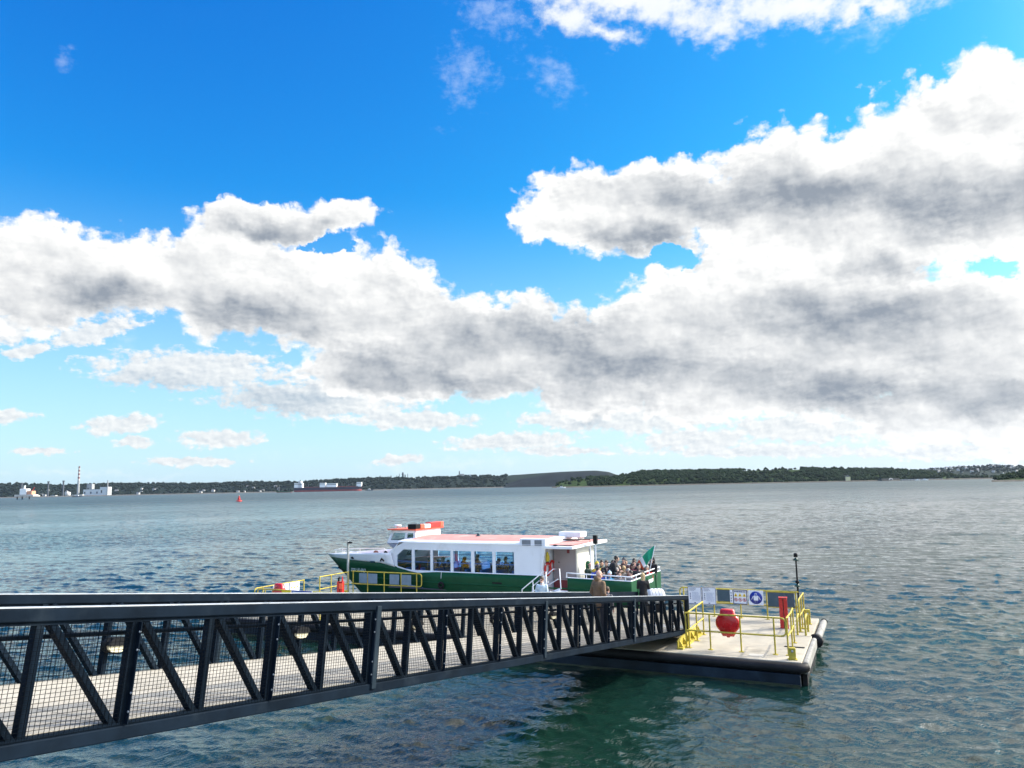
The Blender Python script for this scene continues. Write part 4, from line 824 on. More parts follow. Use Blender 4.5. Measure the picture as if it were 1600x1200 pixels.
# cabin side walls with window openings
wins=[(16.19,15.22),(15.03,14.06),(13.91,12.89),(12.74,11.75),(11.57,10.60),(10.43,9.46)]
Z0w,Z1w,ZR=1.84,2.82,3.17
def wall_quad(mb,w0,w1,z0a,z1a,z0b,z1b,sgn,th=.05):   # a at w0, b at w1
    y0=sgn*(half(w0,1.9)-.01); y1=sgn*(half(w1,1.9)-.01); i=-sgn*th
    mb.hexa([(12-w0,y0,z0a),(12-w1,y1,z0b),(12-w1,y1+i,z0b),(12-w0,y0+i,z0a)],[(12-w0,y0,z1a),(12-w1,y1,z1b),(12-w1,y1+i,z1b),(12-w0,y0+i,z1a)])
for sgn in (-1,1):
    mb=MB(); edges=sorted(set([v for p in wins for v in p]+[9.0,8.1]))
    zl=lambda w: zg(w)+.0
    for a,b in zip(edges[:-1],edges[1:]):
        inwin=any(p[1]-1e-6<=a and b<=p[0]+1e-6 for p in wins)
        if inwin:
            wall_quad(mb,a,b,zl(a),Z0w,zl(b),Z0w,sgn)
            if a>15.2: wall_quad(mb,a,15.75,Z1w,ZR,Z1w,ZR,sgn); wall_quad(mb,15.75,b,Z1w,ZR,2.52,2.98,sgn)
            else: wall_quad(mb,a,b,Z1w,ZR,Z1w,ZR,sgn)
        else: wall_quad(mb,a,b,zl(a),ZR,zl(b),ZR,sgn)
    wall_quad(mb,16.19,16.9,zl(16.19),2.98 if False else 3.02,zl(16.9),2.58,sgn)
    mb.hexa([(3.9,sgn*2.19,1.80),(3.9,sgn*2.14,1.80),(4.18,sgn*2.14,3.17),(4.18,sgn*2.19,3.17)],[(3.88,sgn*2.19,1.80),(3.88,sgn*2.14,1.80),(3.88,sgn*2.14,3.17),(3.88,sgn*2.19,3.17)])
    mb.build('cabin_side',M_bw,FB)
    for i,(a,b) in enumerate(wins):
        ya=sgn*(half(a,1.9)-.035); yb=sgn*(half(b,1.9)-.035)
        if i==0: poly=[(12-a,ya,1.95),(12-b,yb,Z0w),(12-b,yb,Z1w),(12-15.75,sgn*(half(15.75,1.9)-.035),Z1w),(12-a,ya,2.50)]
        else: poly=[(12-a,ya,Z0w),(12-b,yb,Z0w),(12-b,yb,Z1w),(12-a,ya,Z1w)]
        g=MB(); g.add(poly,[tuple(range(len(poly)))]); g=g.build('window',G_win,FB,fix=False)
        MB().bar((12-a,ya-sgn*-.012,2.24),(12-b,yb-sgn*-.012,2.24),.02,.03).build('window_bar',M_seat,g)
# front slope of the cabin, roof
yr=lambda w:half(w,1.9)-.0
mb=MB(); mb.hexa([(-4.05,-yr(16.0),3.16),(-4.85,-yr(16.85),2.55),(-4.85,yr(16.85),2.55),(-4.05,yr(16.0),3.16)],[(-4.10,-yr(16.0),3.12),(-4.90,-yr(16.85),2.15),(-4.90,yr(16.85),2.15),(-4.10,yr(16.0),3.12)]); mb.build('cabin_front',M_bw,FB)
mb=MB(); V=[];F=[]; W=list(np.linspace(16.1,7.9,12)); prof=[(-1,0),(-.97,.06),(-.8,.10),(-.4,.2),(0,.24),(.4,.2),(.8,.10),(.97,.06),(1,0)]
for w in W:
    for k,(a,h) in enumerate(prof): V.append((12-w,a*(half(w,1.9)+.03),3.172+h))
n=len(prof); F=[(i*n+j,i*n+j+1,(i+1)*n+j+1,(i+1)*n+j) for i in range(len(W)-1) for j in range(n-1)]
F+=[tuple(range(n)),tuple(range((len(W)-1)*n,len(W)*n))]+[(i*n,(i+1)*n,(i+1)*n+n-1,i*n+n-1) for i in range(len(W)-1)]
mb.add(V,F); rf=mb.build('cabin_roof',M_bw,FB)
mb=MB(); V=[(x,y*.985,z+.006) for x,y,z in V]; V2=[]; F=[]
for i,w in enumerate(W):
    for j in range(2,7): x,y,z=V[i*n+j]; V2.append((min(max(x,-3.6),3.7),y,z+.004))
F=[(i*5+j,i*5+j+1,(i+1)*5+j+1,(i+1)*5+j) for i in range(len(W)-1) for j in range(4)]; mb.add(V2,F); mb.build('roof_deck',M_pink,rf,fix=False)
for x in (-2.2,-.4,1.4,2.6): MB().tube([(x,-1.2,3.32),(x,1.2,3.32)],.012,5).build('roof_seam',M_bw,rf)
v=MB().lathe((-.35+.0,-.4,3.38),[(.0,.0),(.16,.0),(.16,.03),(.05,.09),(.10,.11),(.06,.16),(0,.17)],12).build('mushroom_vent',mat('dark teal fitting',(.02,.06,.08),.5),rf)
# louvre box at the aft end of the cabin roof
lb=MB().box(2.85,4.16,-2.20,-1.75,3.05,3.44).build('louvre_box',M_bw,FB,bevel=.03)
for a,b in ((2.98,3.42),(3.62,3.98)): MB().box(a,b,-2.215,-2.202,3.13,3.38).build('louvre',M_louv,lb)
# aft bulkhead, shelter
MB().box(3.90,3.96,-2.13,2.13,.95,3.16).build('aft_bulkhead',M_bw,FB)
sh=MB().box(4.0,5.18,-1.0,1.15,.95,3.02).build('shelter',mat('cream shelter paint',(.70,.68,.62),.4,var=.03),FB,bevel=.01)
MB().box(4.02,5.14,-1.035,-1.003,1.52,2.98).build('door',M_mauve,sh); MB().box(4.02,5.14,-1.05,-1.003,.96,1.50).build('kick_panel',mat('dark red panel',(.20,.03,.035),.6),sh)
MB().box(4.72,4.84,-1.06,-1.036,2.72,2.97).build('door_fitting',mat('dark red panel',(.2,.03,.035)),sh); MB().ell((4.3,-1.05,2.3),.03).build('door_knob',M_black,sh)
MB().box(5.185,5.20,.55,.75,2.5,2.8).build('grille',M_louv,sh)
ar=MB(); ar.hexa([(3.97,-2.24,3.00),(5.50,-2.24,3.00),(5.62,1.92,3.02),(3.97,1.92,3.02)],[(3.97,-2.24,3.13),(5.50,-2.24,3.11),(5.62,1.92,3.15),(3.97,1.92,3.15)]); ar=ar.build('aft_canopy',M_bw,FB,bevel=.015)
MB().box(4.15,5.36,-1.95,1.7,3.155,3.17).build('canopy_deck',M_pink,ar)
MB().box(3.7,4.85,.35,1.15,3.33,3.60).build('roof_locker',M_bw,ar,bevel=.04); 
for x in (3.85,4.7): MB().box(x-.03,x+.03,.4,1.1,3.172,3.33).build('locker_leg',M_steel,ar)
MB().tube([(4.0,-.1,3.27),(5.4,.2,3.27)],.025,6).build('boat_hook',M_black,ar); MB().ell((4.6,-2.1,3.16),.12,.05,.04).build('navigation_lamp',M_black,ar)
# life ring and yellow jacket on the bulkhead
def torus(c,R,r,ax,n=20,m_=8):
    pts=[]
    for k in range(n):
        a=2*math.pi*k/n; pts.append(Vector(c)+(Vector((0,R*math.cos(a),R*math.sin(a))) if ax=='x' else Vector((R*math.cos(a),0,R*math.sin(a)))))
    return MB().tube(pts,r,m_,closed=True)
lr=thing('life_ring','red and white life ring hanging on the lit bulkhead of the boat','life ring',fr(-12,9.5,0),RZ)
torus((4.02,-1.72,2.05),.27,.055,'x').build('ring',M_red,lr)
for a in (45,135,225,315): torus((4.02,-1.72+.27*math.cos(R_(a)),2.05+.27*math.sin(R_(a))),.05,.022,'x',8,6).build('band',M_white,lr)
lr=thing('life_ring','second red life ring at the edge of the shaded door','life ring',fr(-12,9.5,0),RZ); torus((4.02,-1.18,2.15),.22,.05,'x').build('ring',M_red,lr)
yj=thing('rescue_bag','yellow rescue line bag hanging above the life ring','bag',fr(-12,9.5,0),RZ); MB().lathe((4.03,-1.72,2.38),[(.0,0),(.09,.02),(.10,.2),(.04,.42),(0,.46)],10).build('bag',mat('yellow bag',(.62,.48,.05),.7),yj); MB().box(3.99,4.06,-1.80,-1.64,2.30,2.38).build('strap',M_black,yj)
# masts
mp=MB().tube([(5.66,-.5,.95),(5.66,-.5,3.05)],.03,8).build('mast_pole',M_bw,FB); MB().tube([(5.92,-.5,.95),(5.92,-.5,3.30)],.03,8).build('mast_pole',M_bw,FB)
q=MB().box(5.83,6.02,-.6,-.4,3.12,3.52).build('loudspeaker',M_black,FB,bevel=.03); MB().tube([(5.66,-.5,3.05),(5.66,-.5,3.28)],.015,6).build('whip',M_black,mp)
# wheelhouse
wh=MB(); x0b,x0t,x1=-5.39,-5.03,-3.59; y0,y1=-1.2,1.2
def slabwall(mb,poly,off):
    n=len(poly); mb.hexa(poly,[tuple(a+b for a,b in zip(p,off)) for p in poly])
# near/far faces in strips round the windows
for y,off in ((y0,(0,.05,0)),(y1,(0,-.05,0))):
    f=lambda z: x0b+(x0t-x0b)*(z-3.05)/.65
    for za,zb_ in ((3.05,3.20),(3.58,3.70)): slabwall(wh,[(f(za),y,za),(x1,y,za),(x1,y,zb_),(f(zb_),y,zb_)],off)
    for a,b in (((0,.10)),((.60,.68)),((.92,1.0))):
        g=lambda z,u: f(z)+(x1-f(z))*u
        slabwall(wh,[(g(3.2,a),y,3.2),(g(3.2,b),y,3.2),(g(3.58,b),y,3.58),(g(3.58,a),y,3.58)],off)
slabwall(wh,[(x1,y0,3.05),(x1,y1,3.05),(x1,y1,3.70),(x1,y0,3.70)],(-.05,0,0))
for za,zb_ in ((3.05,3.22),(3.60,3.70)):
    f=lambda z: x0b+(x0t-x0b)*(z-3.05)/.65; slabwall(wh,[(f(za),y0,za),(f(za),y1,za),(f(zb_),y1,zb_),(f(zb_),y0,zb_)],(.05,0,0))
wh.box(-5.2,x1,y0,y1,3.0,3.05); WH=wh.build('wheelhouse',M_bw,FB)
for y in (y0+.025,y1-.025):
    for a,b in ((.10,.60),(.68,.92)):
        g=lambda z,u: f(z)+(x1-f(z))*u; MB().add([(g(3.2,a),y,3.2),(g(3.2,b),y,3.2),(g(3.58,b),y,3.58),(g(3.58,a),y,3.58)],[(0,1,2,3)]).build('window',G_clear,WH,fix=False)
MB().add([(f(3.22)+.02,y0,3.22),(f(3.22)+.02,y1,3.22),(f(3.6)+.02,y1,3.6),(f(3.6)+.02,y0,3.6)],[(0,1,2,3)]).build('windscreen',G_clear,WH,fix=False)
for ya,yb in ((-1.0,-.35),(-.2,.35),(.5,1.0)): 
    q=MB(); 
    for a_ in ((ya,yb,3.2,3.225),(ya,yb,3.545,3.57),(ya,ya+.02,3.225,3.545),(yb-.02,yb,3.225,3.545)): q.box(x1+.002,x1+.02,*a_)
    q.build('panel_frame',M_clad,WH)
MB().add([(x1,y0-.0,3.05),(x0b,y0,3.05),(x0b+.05,y1,3.05),(x1,y1,3.05),(-4.7,y0,2.62),(-4.7,y1,2.62)],[(0,1,4),(2,3,5),(1,2,5,4),(0,4,5,3)]).build('underside',mat('grey underside',(.25,.27,.33),.6),WH)
rf2=MB().hexa([(-5.22,-1.32,3.705),(-3.48,-1.32,3.705),(-3.48,1.32,3.705),(-5.22,1.32,3.705)],[(-5.26,-1.34,3.77),(-3.46,-1.34,3.77),(-3.46,1.34,3.77),(-5.26,1.34,3.77)]).build('wheelhouse_roof',M_ored,WH,bevel=.01)
for a,b,h,mm,nm in ((-1.32,-.88,.24,M_black,'equipment_box'),(-.86,-.50,.22,M_ored,'float_box'),(-.48,.08,.20,M_white,'float_box'),(.10,1.0,.27,M_red,'float_box'),(1.02,1.33,.27,M_ored,'float_box')):
    MB().box(-3.98 if a<-.87 else -3.85,-3.48,a,b,3.775,3.775+h).build(nm,mm,rf2,bevel=.02)
MB().lathe((-4.9,-.9,3.77),[(.03,0),(.03,.10),(.20,.11),(.20,.18),(.15,.21),(0,.21)],12).build('radar',M_bw,rf2)
MB().tube([(-4.75,-.4,3.77),(-4.75,-.4,3.86)],.05,8).build('horn',M_steel,rf2)
MB().box(-4.4,-4.0,-.8,.8,3.05,3.45).build('helm_console',M_black,WH)
# foredeck fittings and pulpit
for x,y,s,mm,nm in ((-6.3,-.9,.14,mat('rusty windlass',(.20,.07,.05),.7),'windlass'),(-5.6,-1.0,.11,M_black,'vent_cowl')):
    MB().lathe((x,y,2.14),[(.0,0),(s,0),(s,.22),(s*1.1,.34),(s*.7,.46),(0,.5)],12).build(nm,mm,FB)
MB().box(-6.1,-5.0,-.6,.6,2.141,2.46).build('deck_hatch',mat('pale brown hatch',(.38,.32,.30),.7),FB,bevel=.02); MB().box(-4.98,-4.93,-.9,.2,2.3,2.62).build('red_panel',mat('dark red panel',(.2,.03,.035)),FB)
for sgn in (-1,1):
    pr_=MB().tube([(12-w,sgn*max(.05,half(w,2.2)-.05),2.55) for w in (21.7,21.2,20.6,19.9,19.3)]+[(12-19.2,sgn*(half(19.2,2.2)-.05),2.42)],.018,6).build('pulpit_rail',M_bw,FB)
    for w in (21.5,20.6): MB().tube([(12-w,sgn*max(.05,half(w,2.2)-.05),2.2),(12-w,sgn*max(.05,half(w,2.2)-.05),2.55)],.015,6).build('stanchion',M_bw,pr_)
MB().ell((12-19.6,-half(19.6,2.2)-.02,2.24),.16,.06,.07).build('bow_cleat',M_black,FB); MB().ell((12-17.9,-half(17.9,2.2)-.02,2.12),.22,.05,.05).build('bow_cleat',mat('dark teal fitting',(.02,.06,.08)),FB)
MB().tube([(12-17.3,-half(17.3,2.2)-.03,2.20),(12-17.2,-half(17.2,2.2)-.06,2.32),(12-17.05,-half(17.05,2.2)-.03,2.20)],.045,8).build('fairlead',M_black,FB)
MB().tube([(-9.0,-.1,1.35),(-9.25,0,1.5),(-9.5,.0,1.62)],.09,8).build('anchor',M_black,FB)
MB().box(12-10.6,12-10.1,-2.235,-2.20,1.36,1.43).build('exhaust_slot',M_black,FB)
# fender, seats and rows inside the cabin
for w in (13.4,):
    torus((12-w,-2.26,1.18),.12,.06,'y',18,8).build('tyre_fender',M_rub,FB); MB().tube([(12-w,-2.26,1.5),(12-w,-2.22,1.82)],.012,5).build('fender_rope',M_bw,FB)
sr=random.Random(2)
seat=MB().prism([(0,0),(.42,0),(.42,.08),(.10,.10),(-.02,.95),(-.10,.95)],-.95,-.0,'y').build('seat_row',M_seat,FB)
seat.location=(3.2,-1.0,.98)
for w in [9.6+.85*i for i in range(8)]:
    for y in (-1.0,1.95):
        if w==9.6 and y==-1.0: continue
        c=seat.copy(); scn.collection.objects.link(c); c.location=(12-w+.8-.0 if False else 12-w,y,.98)
seat.location=(12-9.6,-1.0,.98)
# flag on its staff
fl_=thing('ensign','green white and orange flag hanging from its staff at the stern','flag',fr(-12,9.5,0),RZ)
pole0=Vector((8.25,0.0,1.75)); pole1=Vector((8.60,0,3.06)); MB().tube([pole0,pole1],.018,8).build('staff',M_bw,fl_)
V=[];F=[]; nu,nv=19,9; mi=[]
for i in range(nu):
    u=i/(nu-1)
    for j in range(nv):
        v_=j/(nv-1); h=pole1.lerp(pole0,v_*.42)
        # the cloth droops away from the staff towards the bow
        p=h+Vector((-.80*u**.9*(1-.55*v_)-.10*u, .06*math.sin(u*9+v_*3)*u+.05*math.sin(u*14), -.80*u**1.1*(1-.30*v_)))
        V.append(p)
for i in range(nu-1):
    for j in range(nv-1): q=i*nv+j; F.append((q,q+1,q+nv+1,q+nv)); mi.append(0 if i<12 else (1 if i<15 else 2))
mb=MB(); mb.add(V,F,True); mb.mi=mi; o=mb.build('cloth',[mat('flag green',(.01,.30,.17),.8,var=.05),mat('flag white',(.7,.7,.7),.8,var=.03),mat('flag orange',(.65,.12,.05),.8,var=.05)],fl_,fix=False); s_=o.modifiers.new('s','SOLIDIFY'); s_.thickness=.006
# boarding steps between pontoon and gate
st=thing('boarding_steps','white railed boarding steps leading up from the pontoon to the boat','steps',fr(0,0,.65),RZ)
for k in range(4): MB().box(-8.5+.33*k,-8.2+.33*k,6.15,7.15,.13*(k+1)-.04,.13*(k+1)).build('tread',M_steel,st)
for y in (6.17,7.13): MB().bar((-8.5,y,.06),(-7.1,y,.60),.04,.14).build('stringer',M_bw,st)
for y in (6.12,7.18):
    rl_=MB().tube([(-8.50,y,0.05),(-8.48,y,.68),(-7.42,y,1.48),(-7.12,y,1.50) if y>7 else (-7.30,y,1.48),(-7.08,y,.62) if y>7 else (-7.28,y,.55)],.024,8).build('handrail',M_bw,st)
    MB().tube([(-8.49,y,.30),(-7.2,y,1.05)],.02,8).build('mid_rail',M_bw,rl_); MB().tube([(-7.9,y,.25),(-7.95,y,1.08)],.02,8).build('baluster',M_bw,rl_)
MB().box(-7.15,-6.75,6.1,7.2,.50,.56).build('platform',M_bw,st)
# life raft canister and soft boat behind
cn=thing('liferaft_canister','white ribbed canister on the pontoon behind the person in black','canister',fr(-2.55,6.45,.65),RZ+R_(35))
MB().lathe((0,0,.72),[(0,-.42),(.18,-.42),(.33,-.34)]+[(.36+.012*math.cos(k*1.9),-.32+.05*k) for k in range(13)]+[(.33,.36),(.18,.44),(0,.44)],20,'x').build('shell',M_bw,cn)
for k in range(4): torus((-.24+.16*k,0,.72),.375,.012,'x',24,5).build('strap',M_louv,cn)
cn.scale=(.85,.85,.85); MB().box(-.4,.4,-.3,.3,.001,.36).build('cradle',M_black,cn); MB().ell((.44,0,.55),.06,.1,.1).build('release',mat('rusty windlass',(.2,.07,.05)),cn)
# ---------------------------------------------------------------- people
SKIN=[mat('skin light',(.50,.30,.22),.55,var=.05,vscale=8),mat('skin pink',(.56,.33,.26),.55,var=.05,vscale=8),mat('skin tan',(.34,.19,.12),.55,var=.05,vscale=8)]
HAIR={'black':mat('hair black',(.012,.010,.010),.5,var=.2,vscale=30,bump=.4,bscale=90),'brown':mat('hair brown',(.06,.035,.02),.6,var=.2,vscale=30,bump=.4,bscale=90),'blond':mat('hair blond',(.42,.30,.15),.6,var=.2,vscale=30,bump=.4,bscale=90),'grey':mat('hair grey',(.28,.27,.26),.6,var=.2,vscale=30)}
CL={}
def cloth(c):
    k='cloth %.3f %.3f %.3f'%c
    return mat(k,c,.85,var=.18,vscale=9,bump=.5,bscale=25)
def capsule_chain(mb,pts,rad,n=10):
    """tapered tube with round ends"""
    pts=[Vector(p) for p in pts]
    mb.tube(pts,rad,n)
    for p,r in ((pts[0],rad[0]),(pts[-1],rad[-1])): mb.ell(p,r*.995,n=n,m=6)
    for p,r in list(zip(pts,rad))[1:-1]: mb.ell(p,r*1.0,n=n,m=6)
def remesh(mb,name,m,parent,vox=.016,smooth=4):
    me=bpy.data.meshes.new(name); me.from_pydata(mb.v,[],mb.f); o=bpy.data.objects.new(name,me); scn.collection.objects.link(o)
    r=o.modifiers.new('r','REMESH'); r.mode='VOXEL'; r.voxel_size=vox; r.use_smooth_shade=True
    s=o.modifiers.new('s','SMOOTH'); s.iterations=smooth; s.factor=.5
    dg=bpy.context.evaluated_depsgraph_get(); me2=bpy.data.meshes.new_from_object(o.evaluated_get(dg)); me2.name=name
    o.modifiers.clear(); o.data=me2; bpy.data.meshes.remove(me); me2.materials.clear(); me2.materials.append(m); o.parent=parent; return o
def person(label,loc,face,height=1.72,pose='stand',top=(.02,.02,.03),legs=(.02,.025,.04),hair='brown',hat=None,hood=False,skin=0,lean=0,arms='down',glasses=False,group=None,bag=None,vox=.02,long_hair=False,turn=0):
    """face: heading the person looks to, degrees clockwise from the line away from the camera; local +y is forward"""
    t=thing('person',label,'person',loc,-R_(face),group)
    s=height/1.72; k=1.0
    seat=pose=='sit'
    hipz=.50 if seat else .90; L=R_(lean)
    def up_(h,f=0,x=0):   # a point h above the hips along the leaning spine
        return Vector((x,math.sin(L)*h+math.cos(L)*f,hipz+math.cos(L)*h-math.sin(L)*f))
    sh=up_(.50); nk=up_(.57,.0); hc=up_(.70,.025); 
    body=MB()
    hd=Vector((0,.0,0))
    T_=R_(turn)
    def H_(x,y,z): return hc+Vector((x*math.cos(T_)+y*math.sin(T_),-x*math.sin(T_)+y*math.cos(T_),z))
    body.ell(H_(0,-.005,.025),.075,.092,.10,14,10); body.ell(H_(0,.035,-.055),.055,.055,.065,12,8)
    body.ell(H_(0,.100,-.012),.014,.022,.024,8,6); body.ell(H_(0,.080,.020),.055,.022,.016,8,6)
    for sx in (-1,1): body.ell(H_(sx*.076,-.005,-.005),.013,.022,.032,8,6)
    body.ell(H_(0,.088,-.058),.026,.012,.009,8,5)
    capsule_chain(body,[nk-Vector((0,0,.06)),hc-Vector((0,0,.05))],[.060,.052])
    # arms
    ar=[]
    for sx in (-1,1):
        S0=up_(.47,0,sx*.185)
        if arms=='down': E=S0+Vector((sx*.05,-.03,-.27)); W=E+Vector((-sx*.01,.07,-.24))
        elif arms=='front': E=S0+Vector((sx*.05,.04,-.26)); W=E+Vector((-sx*.12,.20,-.04))
        elif arms=='phone' : E=S0+Vector((sx*.06,.14,-.22)); W=E+Vector((-sx*.13,.12,.20))
        elif arms=='pocket': E=S0+Vector((sx*.09,-.05,-.26)); W=E+Vector((-sx*.07,.10,-.19))
        elif arms=='lap': E=S0+Vector((sx*.04,.06,-.26)); W=E+Vector((-sx*.10,.22,-.06))
        ar.append((S0,E,W))
        d=(W-E).normalized(); capsule_chain(body,[E,W],[.040,.029],8)
        side=d.cross(Vector((0,0,1))); side=side.normalized() if side.length>.2 else Vector((0,1,0)); side2=Vector((0,1,0)) if abs(d.z)>.7 else side
        P0=W+d*.045; body.ell(P0,.034,.034,.034,8,6); body.ell(W+d*.075,.036,.026,.036,8,6)
        curl=Vector((-sx*.3,.3,-.2)).normalized()
        for fi,(off,ln) in enumerate(((-.027,.066),(-.009,.075),(.009,.071),(.027,.056))):
            b0=W+d*.095+side2*off; b1=b0+d*ln*.55; b2=b1+(d*.75+curl*.5).normalized()*ln*.5
            capsule_chain(body,[b0,b1,b2],[.0095,.009,.008],6)
        tb=W+d*.035+side2*.028; capsule_chain(body,[tb,tb+d*.03+side2*.022,tb+d*.06+side2*.026],[.012,.011,.009],6)
    # torso + legs under the clothes
    capsule_chain(body,[up_(.05),up_(.25),up_(.45)],[.12,.12,.13]); body.ell(up_(.44),.17,.10,.10)
    hips=[]
    for sx in (-1,1):
        h0=up_(0,0,sx*.09)
        if seat: K=h0+Vector((sx*.03,.42,-.02)); A=K+Vector((0,.03,-.40))
        elif pose=='walk': K=h0+Vector((0,.10*sx+.06,-.40)); A=Vector((h0.x,K.y-.02+.12*sx-.06,.10))
        else: K=h0+Vector((sx*.015,.02,-.42)); A=Vector((K.x+sx*.01,-.01,.09))
        hips.append((h0,K,A)); capsule_chain(body,[h0,K,A],[.075,.05,.035],8)
    capsule_chain(body,[up_(.47,0,-.16),up_(.47,0,.16)],[.05,.05])
    for (S0,E,W) in ar: capsule_chain(body,[S0,E],[.05,.04],8)
    remesh(body,'body',SKIN[skin],t,vox*.62,2)
    # upper garment
    g=MB(); capsule_chain(g,[up_(-.12),up_(.05),up_(.22),up_(.38)],[.175,.170,.172,.175],12)
    g.ell(up_(.41),.25,.17,.14); 
    for (S0,E,W) in ar: capsule_chain(g,[S0,E,W-(W-E).normalized()*.02],[.078,.064,.052],8)
    capsule_chain(g,[up_(.50),up_(.565)],[.085,.075])
    if hood and hat is None: g.ell(up_(.60,-.08),.10,.07,.08)
    remesh(g,'jacket',cloth(top),t,vox,5)
    l=MB()
    for (h0,K,A) in hips: capsule_chain(l,[h0,K,A],[.105,.075,.062],10)
    capsule_chain(l,[up_(-.02,0,-.07),up_(-.02,0,.07)],[.13,.13]); remesh(l,'trousers',cloth(legs),t,vox,4)
    for (h0,K,A) in hips:
        sh_=MB(); sh_.ell((A.x,A.y+.05,.045),.048,.13,.048); sh_.box(A.x-.045,A.x+.045,A.y-.07,A.y+.17,0.002,.03); sh_.build('shoe',M_black,t)
    if hat is not None:
        h=MB(); h.ell(H_(0,-.012,.045),.092,.108,.105,14,10)
        if hood: h.ell(H_(0,-.03,-.02),.10,.10,.12); capsule_chain(h,[H_(0,-.03,-.02),nk+Vector((0,-.02,0))],[.09,.09])
        # open the face
        h.v=[tuple(Vector(v)) for v in h.v]
        o=remesh(h,'hood' if hood else 'hat',cloth(hat),t,vox*.6,3)
        o.location=(0,-.018,.006)
        if not hood: MB().ell(H_(0,-.01,.15),.03).build('bobble',cloth(hat),o)
    elif hair:
        h=MB(); h.ell(H_(0,-.022,.050),.092,.103,.104,16,10)
        if long_hair: h.ell(H_(0,-.055,-.06),.088,.06,.14); h.ell(H_(0,-.07,-.15),.08,.05,.10)
        remesh(h,'hair',HAIR[hair],t,vox*.6,2)
    if glasses:
        for sx in (-1,1): MB().ell(H_(sx*.034,.093,.010),.026,.012,.020).build('lens',M_black,t)
        MB().tube([H_(-.075,.02,.012),H_(-.06,.09,.014),H_(.06,.09,.014),H_(.075,.02,.012)],.005,5).build('frame',M_black,t)
    else:
        for sx in (-1,1): MB().ell(H_(sx*.030,.092,.008),.010,.006,.007,8,5).build('eye',M_black,t)
    if bag: b=MB().box(-.13,.13,-.30,-.16,hipz+.1,hipz+.5); b.build('backpack',cloth(bag),t,bevel=.04)
    t.scale=(s,s,s); return t
DZ=.65
# on the pontoon
person('bald man in a brown hooded coat seen from behind near the end of the gangway',fr(-1.38,-3.0,1.53),55,1.78,top=(.15,.095,.055),legs=(.012,.014,.022),hair=None,hood=True,skin=1,arms='pocket',vox=.014,turn=18)
person('short haired child standing close to the bald man in the brown coat',fr(-1.40,-2.25,1.435),40,1.30,top=(.10,.10,.11),legs=(.02,.03,.06),hair='brown',skin=1,vox=.014)
person('woman with dark sunglasses in a pale blue jacket at the foot of the boarding steps',fr(-5.98,2.85,DZ),205,1.66,top=(.48,.58,.64),legs=(.12,.20,.34),hair='brown',glasses=True,skin=1,arms='front',vox=.014)
person('blond person in a black coat standing with back turned beside the white ribbed canister',fr(-2.75,5.5,DZ),20,1.62,top=(.008,.008,.010),legs=(.01,.012,.016),hair='blond',long_hair=True,arms='front',vox=.016)
# on the open stern deck: (label, w, t, height of the head top, pose, colours ...)
crew=[
('passenger in a green hood and dark green coat nearest the cream shelter',6.45,8.95,2.32,'sit',dict(top=(.025,.05,.035),hat=(.02,.12,.05),hood=True),120),
('passenger in a yellow hat and yellow jacket beside the green hood',6.0,8.9,2.32,'sit',dict(top=(.55,.38,.05),hat=(.55,.42,.03)),150),
('passenger in a dark navy hat and bright blue jacket',5.85,8.5,2.20,'sit',dict(top=(.01,.06,.50),hat=(.015,.02,.06)),190),
('brown haired passenger in a black jacket left of the standing man',5.55,8.95,2.38,'sit',dict(top=(.02,.02,.025),hair='brown'),200),
('man in a black jacket standing tallest and leaning forward among the passengers',5.15,8.35,2.66,'stand',dict(top=(.015,.015,.02),hair='black',lean=22,arms='front'),100),
('black haired passenger seated just right of the leaning man',5.05,9.75,2.20,'sit',dict(top=(.02,.025,.04),hair='black'),180),
('passenger in a beige hood and beige coat in the middle of the stern deck',5.0,9.0,2.16,'sit',dict(top=(.30,.26,.20),hat=(.34,.29,.22),hood=True),140),
('passenger in a dark grey cap behind the beige hood',4.9,9.5,2.46,'sit',dict(top=(.06,.03,.03),hat=(.05,.055,.06)),210),
('long blond haired passenger in a pale beige coat',4.72,8.9,2.16,'sit',dict(top=(.38,.33,.27),hair='blond',long_hair=True),60),
('dark haired passenger between the blond one and the burgundy jacket',4.55,9.9,2.32,'sit',dict(top=(.03,.02,.02),hair='brown'),190),
('dark haired passenger in a burgundy jacket',4.42,9.25,2.26,'sit',dict(top=(.17,.015,.05),hair='brown',long_hair=True),150),
('black haired passenger in a black jacket right of the burgundy jacket',4.2,9.7,2.36,'sit',dict(top=(.015,.015,.02),hair='black'),200),
('long black haired passenger near the stern corner',4.02,8.9,2.30,'sit',dict(top=(.03,.03,.033),hair='black',long_hair=True),170),
('passenger in a red jacket below the flag',4.12,10.45,2.06,'sit',dict(top=(.50,.02,.02),hair='grey'),200),
('passenger in a black hood beyond the flag staff, last but one at the stern',4.0,11.0,2.38,'sit',dict(top=(.01,.01,.012),hat=(.01,.01,.012),hood=True),230),
('passenger in a black coat at the far corner of the stern',4.15,11.35,2.2,'sit',dict(top=(.012,.012,.015),hair='black'),250),
('passenger in a pale blue hat and teal jacket low behind the rail',5.05,7.95,2.02,'sit',dict(top=(.02,.20,.38),hat=(.42,.58,.68)),200),
('passenger in a royal blue jacket leaning low beside the pale blue hat',5.5,8.1,2.06,'sit',dict(top=(.01,.05,.42),hair='black',lean=15),160),
('passenger in a grey coat seated low right of the pale blue hat',4.6,8.0,2.04,'sit',dict(top=(.22,.20,.19),hair='brown'),190),
('passenger in a dark brown coat seated far across the deck',5.6,10.3,2.22,'sit',dict(top=(.06,.04,.03),hair='brown'),200),
]
